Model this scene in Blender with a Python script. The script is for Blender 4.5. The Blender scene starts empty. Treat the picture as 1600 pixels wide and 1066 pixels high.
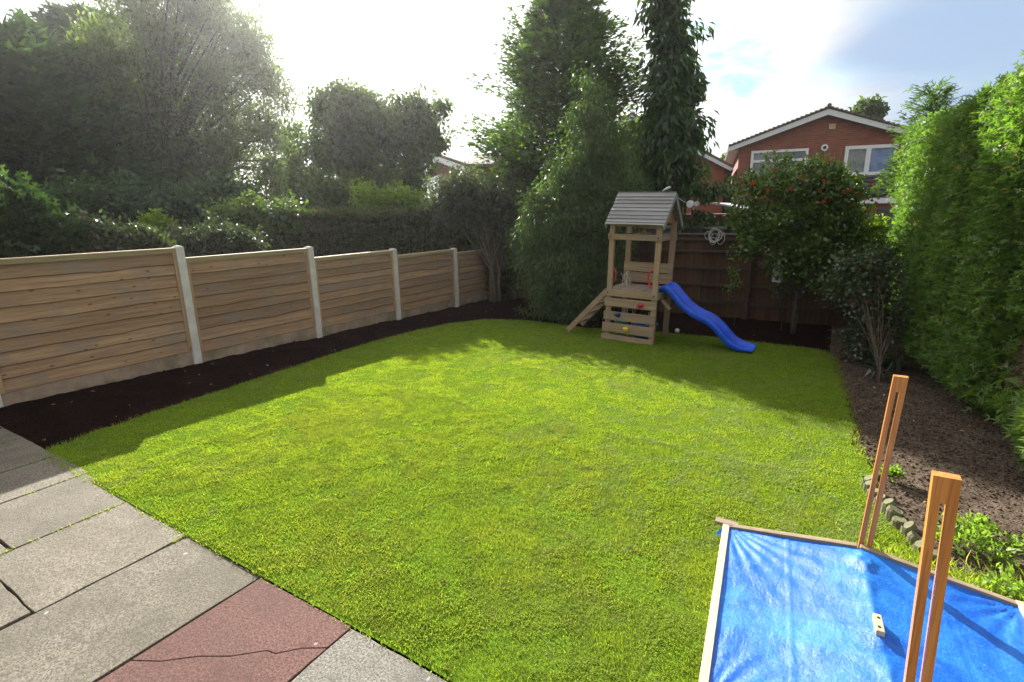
import bpy, math, random
import numpy as np
from mathutils import Vector

random.seed(7); RNG = np.random.default_rng(7)
SC = bpy.context.scene
COL = SC.collection
rad = math.radians

# ------------------------------------------------------------------ camera
F = 820.0                      # focal length in pixels of the 1600 px wide picture
CAM = np.array([0.0, 0.0, 2.0])
def cam_axes(pitch, roll, yaw):
    p, r, y = rad(pitch), rad(roll), rad(yaw)
    fwd = np.array([math.sin(y)*math.cos(p), math.cos(y)*math.cos(p), -math.sin(p)])
    right = np.array([math.cos(y), -math.sin(y), 0.0]); up = np.cross(right, fwd)
    return right*math.cos(r)+up*math.sin(r), -right*math.sin(r)+up*math.cos(r), fwd
R_, U_, F_ = cam_axes(13.9, -1.0, -31.5)
cd = bpy.data.cameras.new('camera'); cam = bpy.data.objects.new('camera', cd); COL.objects.link(cam)
cd.sensor_width = 36; cd.lens = F/1600*36; cd.clip_start = 0.05; cd.clip_end = 2000
from mathutils import Matrix
M = Matrix(((R_[0], U_[0], -F_[0], CAM[0]), (R_[1], U_[1], -F_[1], CAM[1]), (R_[2], U_[2], -F_[2], CAM[2]), (0, 0, 0, 1)))
cam.matrix_world = M
SC.camera = cam
SC.render.resolution_x = 1024; SC.render.resolution_y = 682

# measuring helpers: directions read off the photograph, turned into places in the garden
def ray(px, py):
    return R_*(px-800)/F + U_*(-(py-533)/F) + F_
def gz(X, Y):
    return 0.157-0.025*np.clip(Y, -10, 12)
def gp(px, py):
    r = ray(px, py); t = (0.157-2.0)/(r[2]+.025*r[1]); return CAM+t*r
def atX(px, py, X):
    r = ray(px, py); return CAM+r*(X/r[0])
def atY(px, py, Y):
    r = ray(px, py); return CAM+r*(Y/r[1])
def atZ(px, py, Z):
    r = ray(px, py); return CAM+r*((Z-2.0)/r[2])
def atD(px, py, D):
    r = ray(px, py); return CAM+r*(D/math.hypot(r[0], r[1]))

# ------------------------------------------------------------------ light
SUN_AZ = rad(-51.5); SUN_EL = rad(27.5)
SUN = np.array([math.sin(SUN_AZ)*math.cos(SUN_EL), math.cos(SUN_AZ)*math.cos(SUN_EL), math.sin(SUN_EL)])
sl = bpy.data.lights.new('sun', 'SUN'); sl.energy = 5.0; sl.angle = rad(0.55); sl.color = (1.0, 0.955, 0.88)
so = bpy.data.objects.new('sun', sl); COL.objects.link(so)
so.rotation_euler = Vector(-SUN).to_track_quat('-Z', 'Y').to_euler(); so.location = (0, 0, 30)
W = bpy.data.worlds.new('World'); SC.world = W; W.use_nodes = True
wn = W.node_tree; wn.nodes.clear()
def N(t, ty, **k):
    n = t.nodes.new(ty)
    for a, b in k.items(): setattr(n, a, b)
    return n
def L(t, a, b): t.links.new(a, b)
def vmath(t, op, a=None, b=None):
    n = N(t, 'ShaderNodeVectorMath', operation=op)
    for i, s in enumerate((a, b)):
        if s is None: continue
        if hasattr(s, 'links'): L(t, s, n.inputs[i])
        else: n.inputs[i].default_value = s
    return n
def fmath(t, op, a, b=None, clamp=False):
    n = N(t, 'ShaderNodeMath', operation=op); n.use_clamp = clamp
    for i, s in enumerate((a, b)):
        if s is None: continue
        if hasattr(s, 'links'): L(t, s, n.inputs[i])
        else: n.inputs[i].default_value = s
    return n.outputs[0]
def mrange(t, v, a, b, c=0.0, d=1.0, smooth=True):
    n = N(t, 'ShaderNodeMapRange'); n.interpolation_type = 'SMOOTHSTEP' if smooth else 'LINEAR'
    L(t, v, n.inputs[0]); n.inputs[1].default_value = a; n.inputs[2].default_value = b
    n.inputs[3].default_value = c; n.inputs[4].default_value = d
    return n.outputs[0]
def mixc(t, fac, a, b, mode='MIX'):
    n = N(t, 'ShaderNodeMix', data_type='RGBA', blend_type=mode)
    for s, i in ((fac, 0), (a, 6), (b, 7)):
        if hasattr(s, 'links'): L(t, s, n.inputs[i])
        elif i == 0: n.inputs[0].default_value = s
        else: n.inputs[i].default_value = (*s, 1) if len(s) == 3 else s
    return n.outputs[2]
def noise(t, vec, scale, detail=4, rough=.55, dim='3D', dist=0.0):
    n = N(t, 'ShaderNodeTexNoise', noise_dimensions=dim)
    L(t, vec, n.inputs['Vector']); n.inputs['Scale'].default_value = scale
    n.inputs['Detail'].default_value = detail; n.inputs['Roughness'].default_value = rough
    n.inputs['Distortion'].default_value = dist
    return n.outputs[0]
sky = N(wn, 'ShaderNodeTexSky', sky_type='NISHITA'); sky.sun_disc = False
sky.sun_elevation = SUN_EL; sky.sun_rotation = SUN_AZ; sky.air_density = 1.2; sky.dust_density = 1.6
tc = N(wn, 'ShaderNodeTexCoord'); gen = vmath(wn, 'NORMALIZE', tc.outputs['Generated']).outputs[0]
sep = N(wn, 'ShaderNodeSeparateXYZ'); L(wn, gen, sep.inputs[0])
zc = fmath(wn, 'ADD', fmath(wn, 'MAXIMUM', sep.outputs[2], 0.0), 0.22)
comb = N(wn, 'ShaderNodeCombineXYZ'); L(wn, fmath(wn, 'DIVIDE', sep.outputs[0], zc), comb.inputs[0]); L(wn, fmath(wn, 'DIVIDE', sep.outputs[1], zc), comb.inputs[1])
cl = noise(wn, comb.outputs[0], 0.95, 7, .55, dist=.3)
sund = fmath(wn, 'MAXIMUM', vmath(wn, 'DOT_PRODUCT', gen, tuple(SUN)).outputs['Value'], 0.0)
# clear gaps in the cloud: one small break and a larger blue-grey region
def gap(px, py, w0, w1, amp):
    d = ray(px, py); d = d/np.linalg.norm(d)
    v = vmath(wn, 'DOT_PRODUCT', gen, tuple(d)).outputs['Value']
    return mrange(wn, v, math.cos(rad(w0)), math.cos(rad(w1)), 0.0, amp)
g1 = gap(1160, 112, 4.5, .5, .05); g2 = gap(1480, 90, 15, 3, .05); g3 = gap(1700, 20, 22, 6, .10)
g4 = gap(1600, 250, 12, 3, .02)
cov = fmath(wn, 'ADD', cl, .13)
for g in (g1, g2, g3, g4): cov = fmath(wn, 'SUBTRACT', cov, g)
cmask = mrange(wn, cov, .44, .56)
bright = fmath(wn, 'ADD', fmath(wn, 'MULTIPLY', fmath(wn, 'POWER', sund, 6.0), .78), .275)
cshade = noise(wn, comb.outputs[0], 2.1, 5, .5)
bright = fmath(wn, 'MULTIPLY', bright, mrange(wn, cshade, .3, .7, .93, 1.08))
ccol = N(wn, 'ShaderNodeVectorMath', operation='SCALE'); ccol.inputs[0].default_value = (1.0, 1.0, 1.02); L(wn, bright, ccol.inputs['Scale'])
skyS = N(wn, 'ShaderNodeVectorMath', operation='SCALE'); L(wn, sky.outputs[0], skyS.inputs[0]); skyS.inputs['Scale'].default_value = 0.06
wcol = mixc(wn, cmask, skyS.outputs[0], ccol.outputs[0])
# a thin blue-grey cloud sheet low in the north and a small clear break beside it
st = noise(wn, vmath(wn, 'MULTIPLY', comb.outputs[0], (1.0, 1.9, 1.0)).outputs[0], 1.1, 5, .5, dist=.4)
def region(px, py, w0, w1, a, b):
    g = gap(px, py, w0, w1, 1.0); return mrange(wn, fmath(wn, 'ADD', g, fmath(wn, 'MULTIPLY', fmath(wn, 'SUBTRACT', st, .5), 1.6)), a, b)
wcol = mixc(wn, fmath(wn, 'MULTIPLY', region(1540, 55, 15, 2, .30, 1.05), .9), wcol, (.14, .19, .27))
fz_ = noise(wn, comb.outputs[0], 4.0, 8, .68, dist=.5)
def small(px, py, w0, w1):
    g = gap(px, py, w0, w1, 1.0); return mrange(wn, fmath(wn, 'ADD', g, fmath(wn, 'MULTIPLY', fmath(wn, 'SUBTRACT', fz_, .5), 3.4)), .30, 1.5)
wcol = mixc(wn, fmath(wn, 'MULTIPLY', fmath(wn, 'MAXIMUM', small(1165, 104, 3.6, .4), fmath(wn, 'MAXIMUM', small(1118, 120, 3.2, .4), small(1100, 20, 3.6, .4))), .8), wcol, (.14, .27, .29))
bg = N(wn, 'ShaderNodeBackground'); L(wn, wcol, bg.inputs[0]); bg.inputs[1].default_value = 1.0
wo = N(wn, 'ShaderNodeOutputWorld'); L(wn, bg.outputs[0], wo.inputs[0])
SC.view_settings.view_transform = 'Standard'; SC.view_settings.look = 'None'
SC.view_settings.gamma = 1.0; SC.view_settings.use_curve_mapping = False
SC.view_settings.exposure = 1.62
SC.render.engine = 'CYCLES'
SC.cycles.max_bounces = 8; SC.cycles.transparent_max_bounces = 8; SC.cycles.transmission_bounces = 6
SC.cycles.diffuse_bounces = 4; SC.cycles.volume_bounces = 0

# ------------------------------------------------------------------ materials
def newmat(name):
    m = bpy.data.materials.new(name); m.use_nodes = True; t = m.node_tree; t.nodes.clear()
    out = N(t, 'ShaderNodeOutputMaterial'); p = N(t, 'ShaderNodeBsdfPrincipled'); L(t, p.outputs[0], out.inputs[0])
    return m, t, p, out
def objvec(t, rnd=True, scale=(1, 1, 1)):
    c = N(t, 'ShaderNodeTexCoord'); v = c.outputs['Object']
    if rnd:
        oi = N(t, 'ShaderNodeObjectInfo')
        s = N(t, 'ShaderNodeVectorMath', operation='SCALE'); s.inputs[0].default_value = (37.1, 19.7, 53.3)
        L(t, oi.outputs['Random'], s.inputs['Scale']); v = vmath(t, 'ADD', v, s.outputs[0]).outputs[0]
    if scale != (1, 1, 1): v = vmath(t, 'MULTIPLY', v, scale).outputs[0]
    return v
def bump(t, p, h, dist, strength=1.0):
    b = N(t, 'ShaderNodeBump'); L(t, h, b.inputs['Height']); b.inputs['Distance'].default_value = dist; b.inputs['Strength'].default_value = strength
    L(t, b.outputs[0], p.inputs['Normal'])
def wood(name, c1, c2, knot=(.12, .05, .025), axis=1, rough=.75, weather=None, knots=.5, piece=.35, wamt=.5, spec=.3):
    """grain runs along the given axis"""
    m, t, p, o = newmat(name)
    sc = [26, 26, 26]; sc[axis] = .9
    v = objvec(t, True, tuple(sc))
    g = noise(t, v, 1.0, 6, .62, dist=.6)
    g2 = noise(t, v, 5.0, 3, .6)
    base = mixc(t, mrange(t, g, .3, .7), c1, c2)
    base = mixc(t, mrange(t, g2, .45, .7, 0, .5), base, tuple(x*.55 for x in c1))
    oi = N(t, 'ShaderNodeObjectInfo')
    hs = N(t, 'ShaderNodeHueSaturation'); L(t, base, hs.inputs['Color'])
    L(t, mrange(t, oi.outputs['Random'], 0, 1, 1-piece/2, 1+piece/2, False), hs.inputs['Value'])
    base = hs.outputs[0]
    if weather:
        wv = noise(t, objvec(t, True), 2.3, 5, .6)
        base = mixc(t, mrange(t, wv, .45, .68, 0, wamt), base, weather)
    if knots > 0:
        ks = [11, 11, 11]; ks[axis] = 5.0
        vo = N(t, 'ShaderNodeTexVoronoi'); L(t, objvec(t, True, tuple(ks)), vo.inputs['Vector']); vo.inputs['Scale'].default_value = 1.0; vo.inputs['Randomness'].default_value = 1.0
        pick = N(t, 'ShaderNodeSeparateColor'); L(t, vo.outputs['Color'], pick.inputs[0])
        k = fmath(t, 'MULTIPLY', mrange(t, vo.outputs['Distance'], .16, .05), mrange(t, pick.outputs[0], 1-knots*.8, 1-knots*.8+.02))
        base = mixc(t, fmath(t, 'MULTIPLY', k, .85), base, knot)
    L(t, base, p.inputs['Base Color']); p.inputs['Roughness'].default_value = rough; p.inputs['Specular IOR Level'].default_value = spec
    bump(t, p, g, .004, .7)
    return m
def plain(name, col, rough=.5, var=.2, scale=8, metal=0, spec=.5, bmp=0.0, second=None):
    m, t, p, o = newmat(name)
    n = noise(t, objvec(t), scale, 5, .6)
    c = mixc(t, mrange(t, n, .3, .7), tuple(x*(1-var) for x in col), second or tuple(min(1, x*(1+var)) for x in col))
    L(t, c, p.inputs['Base Color']); p.inputs['Roughness'].default_value = rough; p.inputs['Metallic'].default_value = metal
    p.inputs['Specular IOR Level'].default_value = spec
    if bmp: bump(t, p, n, bmp)
    return m
def leafmat(name, c1, c2, trans=.45, rough=.5, tcol=None, spec=.4, clump=1.2, hue=None, amt=.0):
    m, t, p, o = newmat(name)
    a = N(t, 'ShaderNodeAttribute', attribute_name='rnd')
    c = N(t, 'ShaderNodeTexCoord')
    n = noise(t, c.outputs['Object'], clump, 3, .6)
    base = mixc(t, a.outputs['Fac'], c1, c2)
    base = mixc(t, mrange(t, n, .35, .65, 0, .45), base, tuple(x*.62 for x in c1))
    if hue: base = mixc(t, mrange(t, a.outputs['Fac'], 1-amt-.005, 1-amt+.005), base, hue)
    L(t, base, p.inputs['Base Color']); p.inputs['Roughness'].default_value = rough; p.inputs['Specular IOR Level'].default_value = spec
    tr = N(t, 'ShaderNodeBsdfTranslucent')
    tcn = mixc(t, 1.0, base, tcol or (1.5, 1.7, .6), 'MULTIPLY'); L(t, tcn, tr.inputs[0])
    mx = N(t, 'ShaderNodeMixShader'); mx.inputs[0].default_value = trans
    L(t, p.outputs[0], mx.inputs[1]); L(t, tr.outputs[0], mx.inputs[2]); L(t, mx.outputs[0], o.inputs[0])
    return m

MT = {}
MT['pine'] = wood('pale_pine', (.275, .165, .09), (.425, .285, .165), weather=(.225, .19, .16), knots=1.0, axis=1, piece=.45, wamt=.6, knot=(.13, .05, .022))
MT['pine_v'] = wood('pale_pine_upright', (.40, .25, .13), (.5, .33, .18), knots=.1, axis=2)
MT['green_pine'] = wood('green_stained_pine', (.30, .26, .13), (.40, .34, .18), knots=.25, axis=1)
MT['play'] = wood('playhouse_wood', (.27, .185, .115), (.38, .275, .175), weather=(.22, .2, .165), knots=.2, axis=0, wamt=.6)
MT['play_v'] = wood('playhouse_post_wood', (.29, .19, .115), (.40, .28, .175), weather=(.24, .2, .16), knots=.2, axis=2, wamt=.5)
MT['play_y'] = wood('playhouse_floor_wood', (.24, .18, .13), (.35, .27, .2), weather=(.24, .22, .2), knots=.1, axis=1)
MT['grey_wood'] = wood('silvered_wood', (.225, .22, .22), (.325, .32, .318), weather=(.18, .17, .155), knots=.1, axis=0, piece=.3)
MT['gable'] = wood('gable_ply', (.26, .14, .07), (.36, .2, .1), knots=.05, axis=2)
MT['dark_v'] = wood('dark_fence_board', (.075, .037, .02), (.125, .062, .032), weather=(.04, .028, .022), knots=.1, axis=2, piece=.5)
MT['dark_h'] = wood('dark_fence_rail', (.055, .038, .03), (.09, .06, .045), knots=0, axis=0, piece=.3)
MT['cap'] = wood('grey_cap_board', (.16, .15, .145), (.25, .235, .225), knots=0, axis=0)
MT['stain_v'] = wood('orange_stained_post', (.42, .15, .032), (.60, .245, .06), knots=.06, axis=2, rough=.42, piece=.1, spec=.5)
MT['frame_y'] = wood('raw_plank', (.50, .37, .22), (.66, .52, .34), knots=.15, axis=1)
MT['frame_x'] = wood('weathered_plank', (.20, .15, .10), (.32, .25, .17), knots=.2, axis=0)
MT['shed_v'] = wood('shed_board', (.13, .07, .045), (.19, .105, .065), knots=.05, axis=2)
MT['log'] = plain('mossy_log', (.16, .13, .08), .9, .35, 14, second=(.13, .15, .06), bmp=.01)
MT['bark'] = plain('bark', (.075, .06, .045), .9, .35, 9, bmp=.02)
MT['twig'] = plain('twig', (.11, .085, .06), .9, .3, 12)
MT['pvc'] = plain('white_plastic', (.74, .75, .76), .35, .03, 3)
MT['white_paint'] = plain('white_painted_board', (.72, .73, .75), .5, .06, 5)
MT['black'] = plain('black_plastic', (.02, .02, .022), .4, .2, 4)
MT['bolt'] = plain('dark_bolt', (.03, .028, .028), .4, .2, 20, metal=.6)
MT['blue_slide'] = plain('blue_slide_plastic', (.006, .085, .68), .34, .22, 9, spec=.5)
MT['red_pl'] = plain('red_plastic', (.55, .02, .02), .35, .1, 6)
MT['pink_pl'] = plain('crimson_plastic', (.5, .02, .06), .35, .1, 6)
MT['navy_pl'] = plain('navy_plastic', (.01, .03, .16), .35, .1, 6)
MT['yellow_pl'] = plain('yellow_plastic', (.62, .48, .05), .35, .1, 6)
MT['green_pl'] = plain('green_plastic', (.02, .3, .14), .4, .1, 6)
MT['tub'] = plain('blue_tub_plastic', (.02, .17, .42), .4, .1, 6)
MT['rope'] = plain('grey_white_cord', (.5, .48, .44), .7, .15, 30)
MT['ball'] = plain('white_ball', (.7, .7, .68), .4, .05, 10)
MT['birdbox'] = plain('grey_painted_wood', (.33, .34, .31), .7, .25, 20)
MT['roof_white'] = plain('pale_sheet_roof', (.62, .64, .66), .35, .14, 4)
MT['petal_red'] = leafmat('red_petal', (.6, .03, .02), (.8, .12, .07), .35, tcol=(1.2, .6, .6))
MT['petal_pink'] = leafmat('pink_petal', (.6, .25, .25), (.7, .35, .3), .35, tcol=(1, .8, .8))

# concrete fence posts and gravel boards
m, t, p, o = newmat('concrete_post'); v = objvec(t)
n = noise(t, v, 5, 6, .6); f = noise(t, v, 120, 2, .6)
c = mixc(t, mrange(t, n, .35, .7), (.56, .54, .50), (.68, .66, .62)); c = mixc(t, mrange(t, f, .55, .7, 0, .35), c, (.3, .29, .26))
L(t, c, p.inputs['Base Color']); p.inputs['Roughness'].default_value = .85; bump(t, p, f, .002); MT['concrete'] = m
m, t, p, o = newmat('stained_gravel_board'); v = objvec(t)
n = noise(t, v, 4, 6, .7); f = noise(t, v, 60, 3, .6); g = noise(t, v, 2.2, 5, .65)
c = mixc(t, mrange(t, n, .35, .7), (.27, .20, .135), (.40, .31, .22)); c = mixc(t, mrange(t, g, .48, .66, 0, .7), c, (.14, .14, .065))
c = mixc(t, mrange(t, f, .6, .75, 0, .4), c, (.12, .08, .05))
L(t, c, p.inputs['Base Color']); p.inputs['Roughness'].default_value = .9; bump(t, p, f, .003); MT['gravel'] = m
# paving
def paving(name, c1, c2, dots, spots):
    m, t, p, o = newmat(name); v = objvec(t, False)
    f = noise(t, v, 95, 3, .75); b = noise(t, v, 2.6, 5, .6); b2 = noise(t, v, 11, 4, .65); f2 = noise(t, v, 210, 2, .6)
    c = mixc(t, mrange(t, b, .35, .65), c1, c2)
    c = mixc(t, mrange(t, f, .36, .64), tuple(x*.50 for x in c1), c)
    c = mixc(t, mrange(t, f2, .55, .72, 0, .5), c, dots)
    c = mixc(t, mrange(t, b2, .52, .72, 0, .6), c, tuple(x*.6 for x in c1))
    oi = N(t, 'ShaderNodeObjectInfo'); hs = N(t, 'ShaderNodeHueSaturation'); L(t, c, hs.inputs['Color'])
    L(t, mrange(t, oi.outputs['Random'], 0, 1, .88, 1.1, False), hs.inputs['Value']); c = hs.outputs[0]
    vo = N(t, 'ShaderNodeTexVoronoi'); L(t, v, vo.inputs['Vector']); vo.inputs['Scale'].default_value = 9
    pk = N(t, 'ShaderNodeSeparateColor'); L(t, vo.outputs['Color'], pk.inputs[0])
    dd = fmath(t, 'ADD', vo.outputs['Distance'], fmath(t, 'MULTIPLY', noise(t, v, 30, 3, .7), .42))
    k = fmath(t, 'MULTIPLY', mrange(t, dd, .34, .25), mrange(t, pk.outputs[0], 1-spots, 1-spots+.02))
    c = mixc(t, fmath(t, 'MULTIPLY', k, .6), c, (.50, .48, .41))
    L(t, c, p.inputs['Base Color']); p.inputs['Roughness'].default_value = .9; p.inputs['Specular IOR Level'].default_value = .25
    bump(t, p, f, .004, .9); return m
MT['slab'] = paving('grey_paving', (.155, .137, .102), (.24, .213, .165), (.38, .35, .29), .07)
MT['slab_red'] = paving('red_paving', (.125, .062, .05), (.165, .082, .066), (.27, .18, .155), .6)
MT['slab_grey'] = paving('grey_spotted_paving', (.16, .15, .125), (.225, .21, .18), (.4, .38, .34), .6)
# soils
def soil(name, c1, c2, dots):
    m, t, p, o = newmat(name); v = objvec(t, False)
    n = noise(t, v, 3, 6, .7); f = noise(t, v, 45, 5, .7); f2 = noise(t, v, 25, 3, .5)
    c = mixc(t, mrange(t, n, .35, .65), c1, c2); c = mixc(t, mrange(t, f, .35, .6), tuple(x*.45 for x in c1), c)
    c = mixc(t, mrange(t, f2, .72, .76, 0, .8), c, dots)
    L(t, c, p.inputs['Base Color']); p.inputs['Roughness'].default_value = 1; p.inputs['Specular IOR Level'].default_value = 0
    bump(t, p, f, .03); return m
MT['soil_dark'] = soil('dark_compost', (.016, .009, .008), (.034, .018, .015), (.10, .08, .06))
MT['soil'] = soil('brown_soil', (.12, .088, .064), (.19, .145, .11), (.24, .2, .15))
MT['lawn_base'] = None
m, t, p, o = newmat('lawn_thatch'); v = objvec(t, False)
n = noise(t, v, 2.2, 6, .65); f = noise(t, v, 70, 4, .7); pb = noise(t, v, 6, 4, .6)
c = mixc(t, mrange(t, f, .35, .65), (.06, .11, .012), (.14, .23, .018)); c = mixc(t, mrange(t, pb, .6, .72, 0, .8), c, (.10, .085, .05))
L(t, c, p.inputs['Base Color']); p.inputs['Roughness'].default_value = 1; p.inputs['Specular IOR Level'].default_value = 0; bump(t, p, f, .02); MT['lawn_base'] = m
# grass blades: colour patches over the lawn
m, t, p, o = newmat('grass_blade')
a = N(t, 'ShaderNodeAttribute', attribute_name='rnd'); cc = N(t, 'ShaderNodeTexCoord'); v = cc.outputs['Object']
n = noise(t, v, 1.1, 5, .6); n2 = noise(t, v, 7, 4, .65)
base = mixc(t, a.outputs['Fac'], (.145, .205, .026), (.255, .315, .045))
base = mixc(t, mrange(t, n, .40, .66, 0, .6), base, (.25, .265, .06))
base = mixc(t, mrange(t, n2, .52, .72, 0, .55), base, (.095, .145, .018))
base = mixc(t, mrange(t, a.outputs['Fac'], .955, .96), base, (.34, .29, .15))
L(t, base, p.inputs['Base Color']); p.inputs['Roughness'].default_value = .55; p.inputs['Specular IOR Level'].default_value = .25
tr = N(t, 'ShaderNodeBsdfTranslucent'); L(t, mixc(t, 1.0, base, (1.75, 1.85, .6), 'MULTIPLY'), tr.inputs[0])
mx = N(t, 'ShaderNodeMixShader'); mx.inputs[0].default_value = .55
L(t, p.outputs[0], mx.inputs[1]); L(t, tr.outputs[0], mx.inputs[2]); L(t, mx.outputs[0], o.inputs[0]); MT['grass'] = m
# brick walls
def brick(name, c1, c2, mortar):
    m, t, p, o = newmat(name)
    c = N(t, 'ShaderNodeTexCoord'); s = N(t, 'ShaderNodeSeparateXYZ'); L(t, c.outputs['Object'], s.inputs[0])
    cb = N(t, 'ShaderNodeCombineXYZ'); L(t, fmath(t, 'ADD', s.outputs[0], s.outputs[1]), cb.inputs[0]); L(t, s.outputs[2], cb.inputs[1])
    b = N(t, 'ShaderNodeTexBrick'); L(t, cb.outputs[0], b.inputs['Vector']); b.inputs['Scale'].default_value = 1
    b.inputs['Brick Width'].default_value = .225; b.inputs['Row Height'].default_value = .075; b.inputs['Mortar Size'].default_value = .007
    b.inputs['Color1'].default_value = (*c1, 1); b.inputs['Color2'].default_value = (*c2, 1); b.inputs['Mortar'].default_value = (*mortar, 1)
    n = noise(t, c.outputs['Object'], 1.5, 5, .6)
    col = mixc(t, mrange(t, n, .4, .7, 0, .35), b.outputs['Color'], tuple(x*.6 for x in c1))
    L(t, col, p.inputs['Base Color']); p.inputs['Roughness'].default_value = .9; bump(t, p, b.outputs['Fac'], .005, -.6 if False else .4); return m
MT['brick'] = brick('red_brick', (.29, .085, .045), (.20, .055, .03), (.21, .14, .105))
MT['brick2'] = brick('orange_brick', (.36, .095, .045), (.28, .07, .035), (.24, .14, .10))
m, t, p, o = newmat('roof_tile_rows'); v = objvec(t, False); n = noise(t, v, 9, 5, .6)
c = mixc(t, mrange(t, n, .35, .65), (.10, .075, .06), (.19, .145, .115)); L(t, c, p.inputs['Base Color']); p.inputs['Roughness'].default_value = .9; MT['tiles'] = m
MT['dark_tiles'] = plain('slate_tiles', (.05, .05, .065), .6, .2, 7)
# window glass with a room behind it
m, t, p, o = newmat('window_glass'); p.inputs['Base Color'].default_value = (.06, .08, .09, 1); p.inputs['Roughness'].default_value = .06
n = noise(t, objvec(t), 1.3, 3, .6); L(t, mixc(t, mrange(t, n, .4, .6), (.05, .07, .08), (.16, .19, .18)), p.inputs['Base Color']); p.inputs['Specular IOR Level'].default_value = .8; MT['glass'] = m
m, t, p, o = newmat('curtained_glass'); n = noise(t, objvec(t), 2.3, 3, .6); L(t, mixc(t, mrange(t, n, .4, .6), (.10, .16, .30), (.16, .24, .42)), p.inputs['Base Color']); p.inputs['Roughness'].default_value = .1; MT['glass_blue'] = m
# tarpaulin
m, t, p, o = newmat('blue_tarpaulin'); v = objvec(t, False)
n = noise(t, v, 3.0, 5, .6, dist=.8); s1 = noise(t, vmath(t, 'MULTIPLY', v, (9, 45, 9)).outputs[0], 1, 5, .65, dist=1.2); f = noise(t, v, 60, 4, .7)
c = mixc(t, mrange(t, n, .4, .65), (.005, .12, .60), (.010, .19, .72))
c = mixc(t, mrange(t, f, .58, .72, 0, .38), c, (.22, .46, .80)); c = mixc(t, mrange(t, s1, .55, .75, 0, .2), c, (.2, .45, .80))  # pale flecks and streaks: scuffs, plus a whitish sheen put into the colour
L(t, c, p.inputs['Base Color']); p.inputs['Specular IOR Level'].default_value = .6
L(t, mrange(t, n, .35, .65, .30, .52), p.inputs['Roughness'])
wv = noise(t, vmath(t, 'MULTIPLY', v, (9, 4, 5)).outputs[0], 1, 4, .5, dist=.5); ck = noise(t, v, 85, 4, .75)
bump(t, p, fmath(t, 'ADD', wv, fmath(t, 'MULTIPLY', ck, .45)), .010, .9)
tr = N(t, 'ShaderNodeBsdfTranslucent'); L(t, c, tr.inputs[0]); mx = N(t, 'ShaderNodeMixShader'); mx.inputs[0].default_value = .15
L(t, p.outputs[0], mx.inputs[1]); L(t, tr.outputs[0], mx.inputs[2]); L(t, mx.outputs[0], o.inputs[0]); MT['tarp'] = m

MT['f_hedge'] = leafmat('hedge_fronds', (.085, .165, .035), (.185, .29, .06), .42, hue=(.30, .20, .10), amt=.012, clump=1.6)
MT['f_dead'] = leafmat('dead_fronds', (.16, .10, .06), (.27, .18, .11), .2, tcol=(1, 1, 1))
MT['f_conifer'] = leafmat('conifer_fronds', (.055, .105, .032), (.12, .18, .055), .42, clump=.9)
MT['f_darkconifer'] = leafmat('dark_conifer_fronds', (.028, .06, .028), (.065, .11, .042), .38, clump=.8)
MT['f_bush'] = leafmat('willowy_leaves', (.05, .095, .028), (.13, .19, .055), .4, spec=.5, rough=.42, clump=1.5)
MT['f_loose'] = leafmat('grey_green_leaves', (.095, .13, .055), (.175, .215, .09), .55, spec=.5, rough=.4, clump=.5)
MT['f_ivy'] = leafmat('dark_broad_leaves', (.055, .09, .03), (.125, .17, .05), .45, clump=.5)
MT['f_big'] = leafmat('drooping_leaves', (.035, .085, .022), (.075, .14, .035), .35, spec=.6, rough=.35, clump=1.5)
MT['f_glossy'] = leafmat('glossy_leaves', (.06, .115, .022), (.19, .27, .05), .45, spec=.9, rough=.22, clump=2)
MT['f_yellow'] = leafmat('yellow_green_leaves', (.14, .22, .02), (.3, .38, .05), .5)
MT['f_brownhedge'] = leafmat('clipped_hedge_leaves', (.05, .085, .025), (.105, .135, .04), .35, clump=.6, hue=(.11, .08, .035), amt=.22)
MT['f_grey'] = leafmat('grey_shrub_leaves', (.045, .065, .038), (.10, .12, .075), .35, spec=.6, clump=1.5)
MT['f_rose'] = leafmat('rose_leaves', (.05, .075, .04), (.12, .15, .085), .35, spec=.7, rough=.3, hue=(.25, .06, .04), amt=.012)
MT['f_fresh'] = leafmat('fresh_weed_leaves', (.13, .22, .03), (.28, .38, .08), .45)

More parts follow.
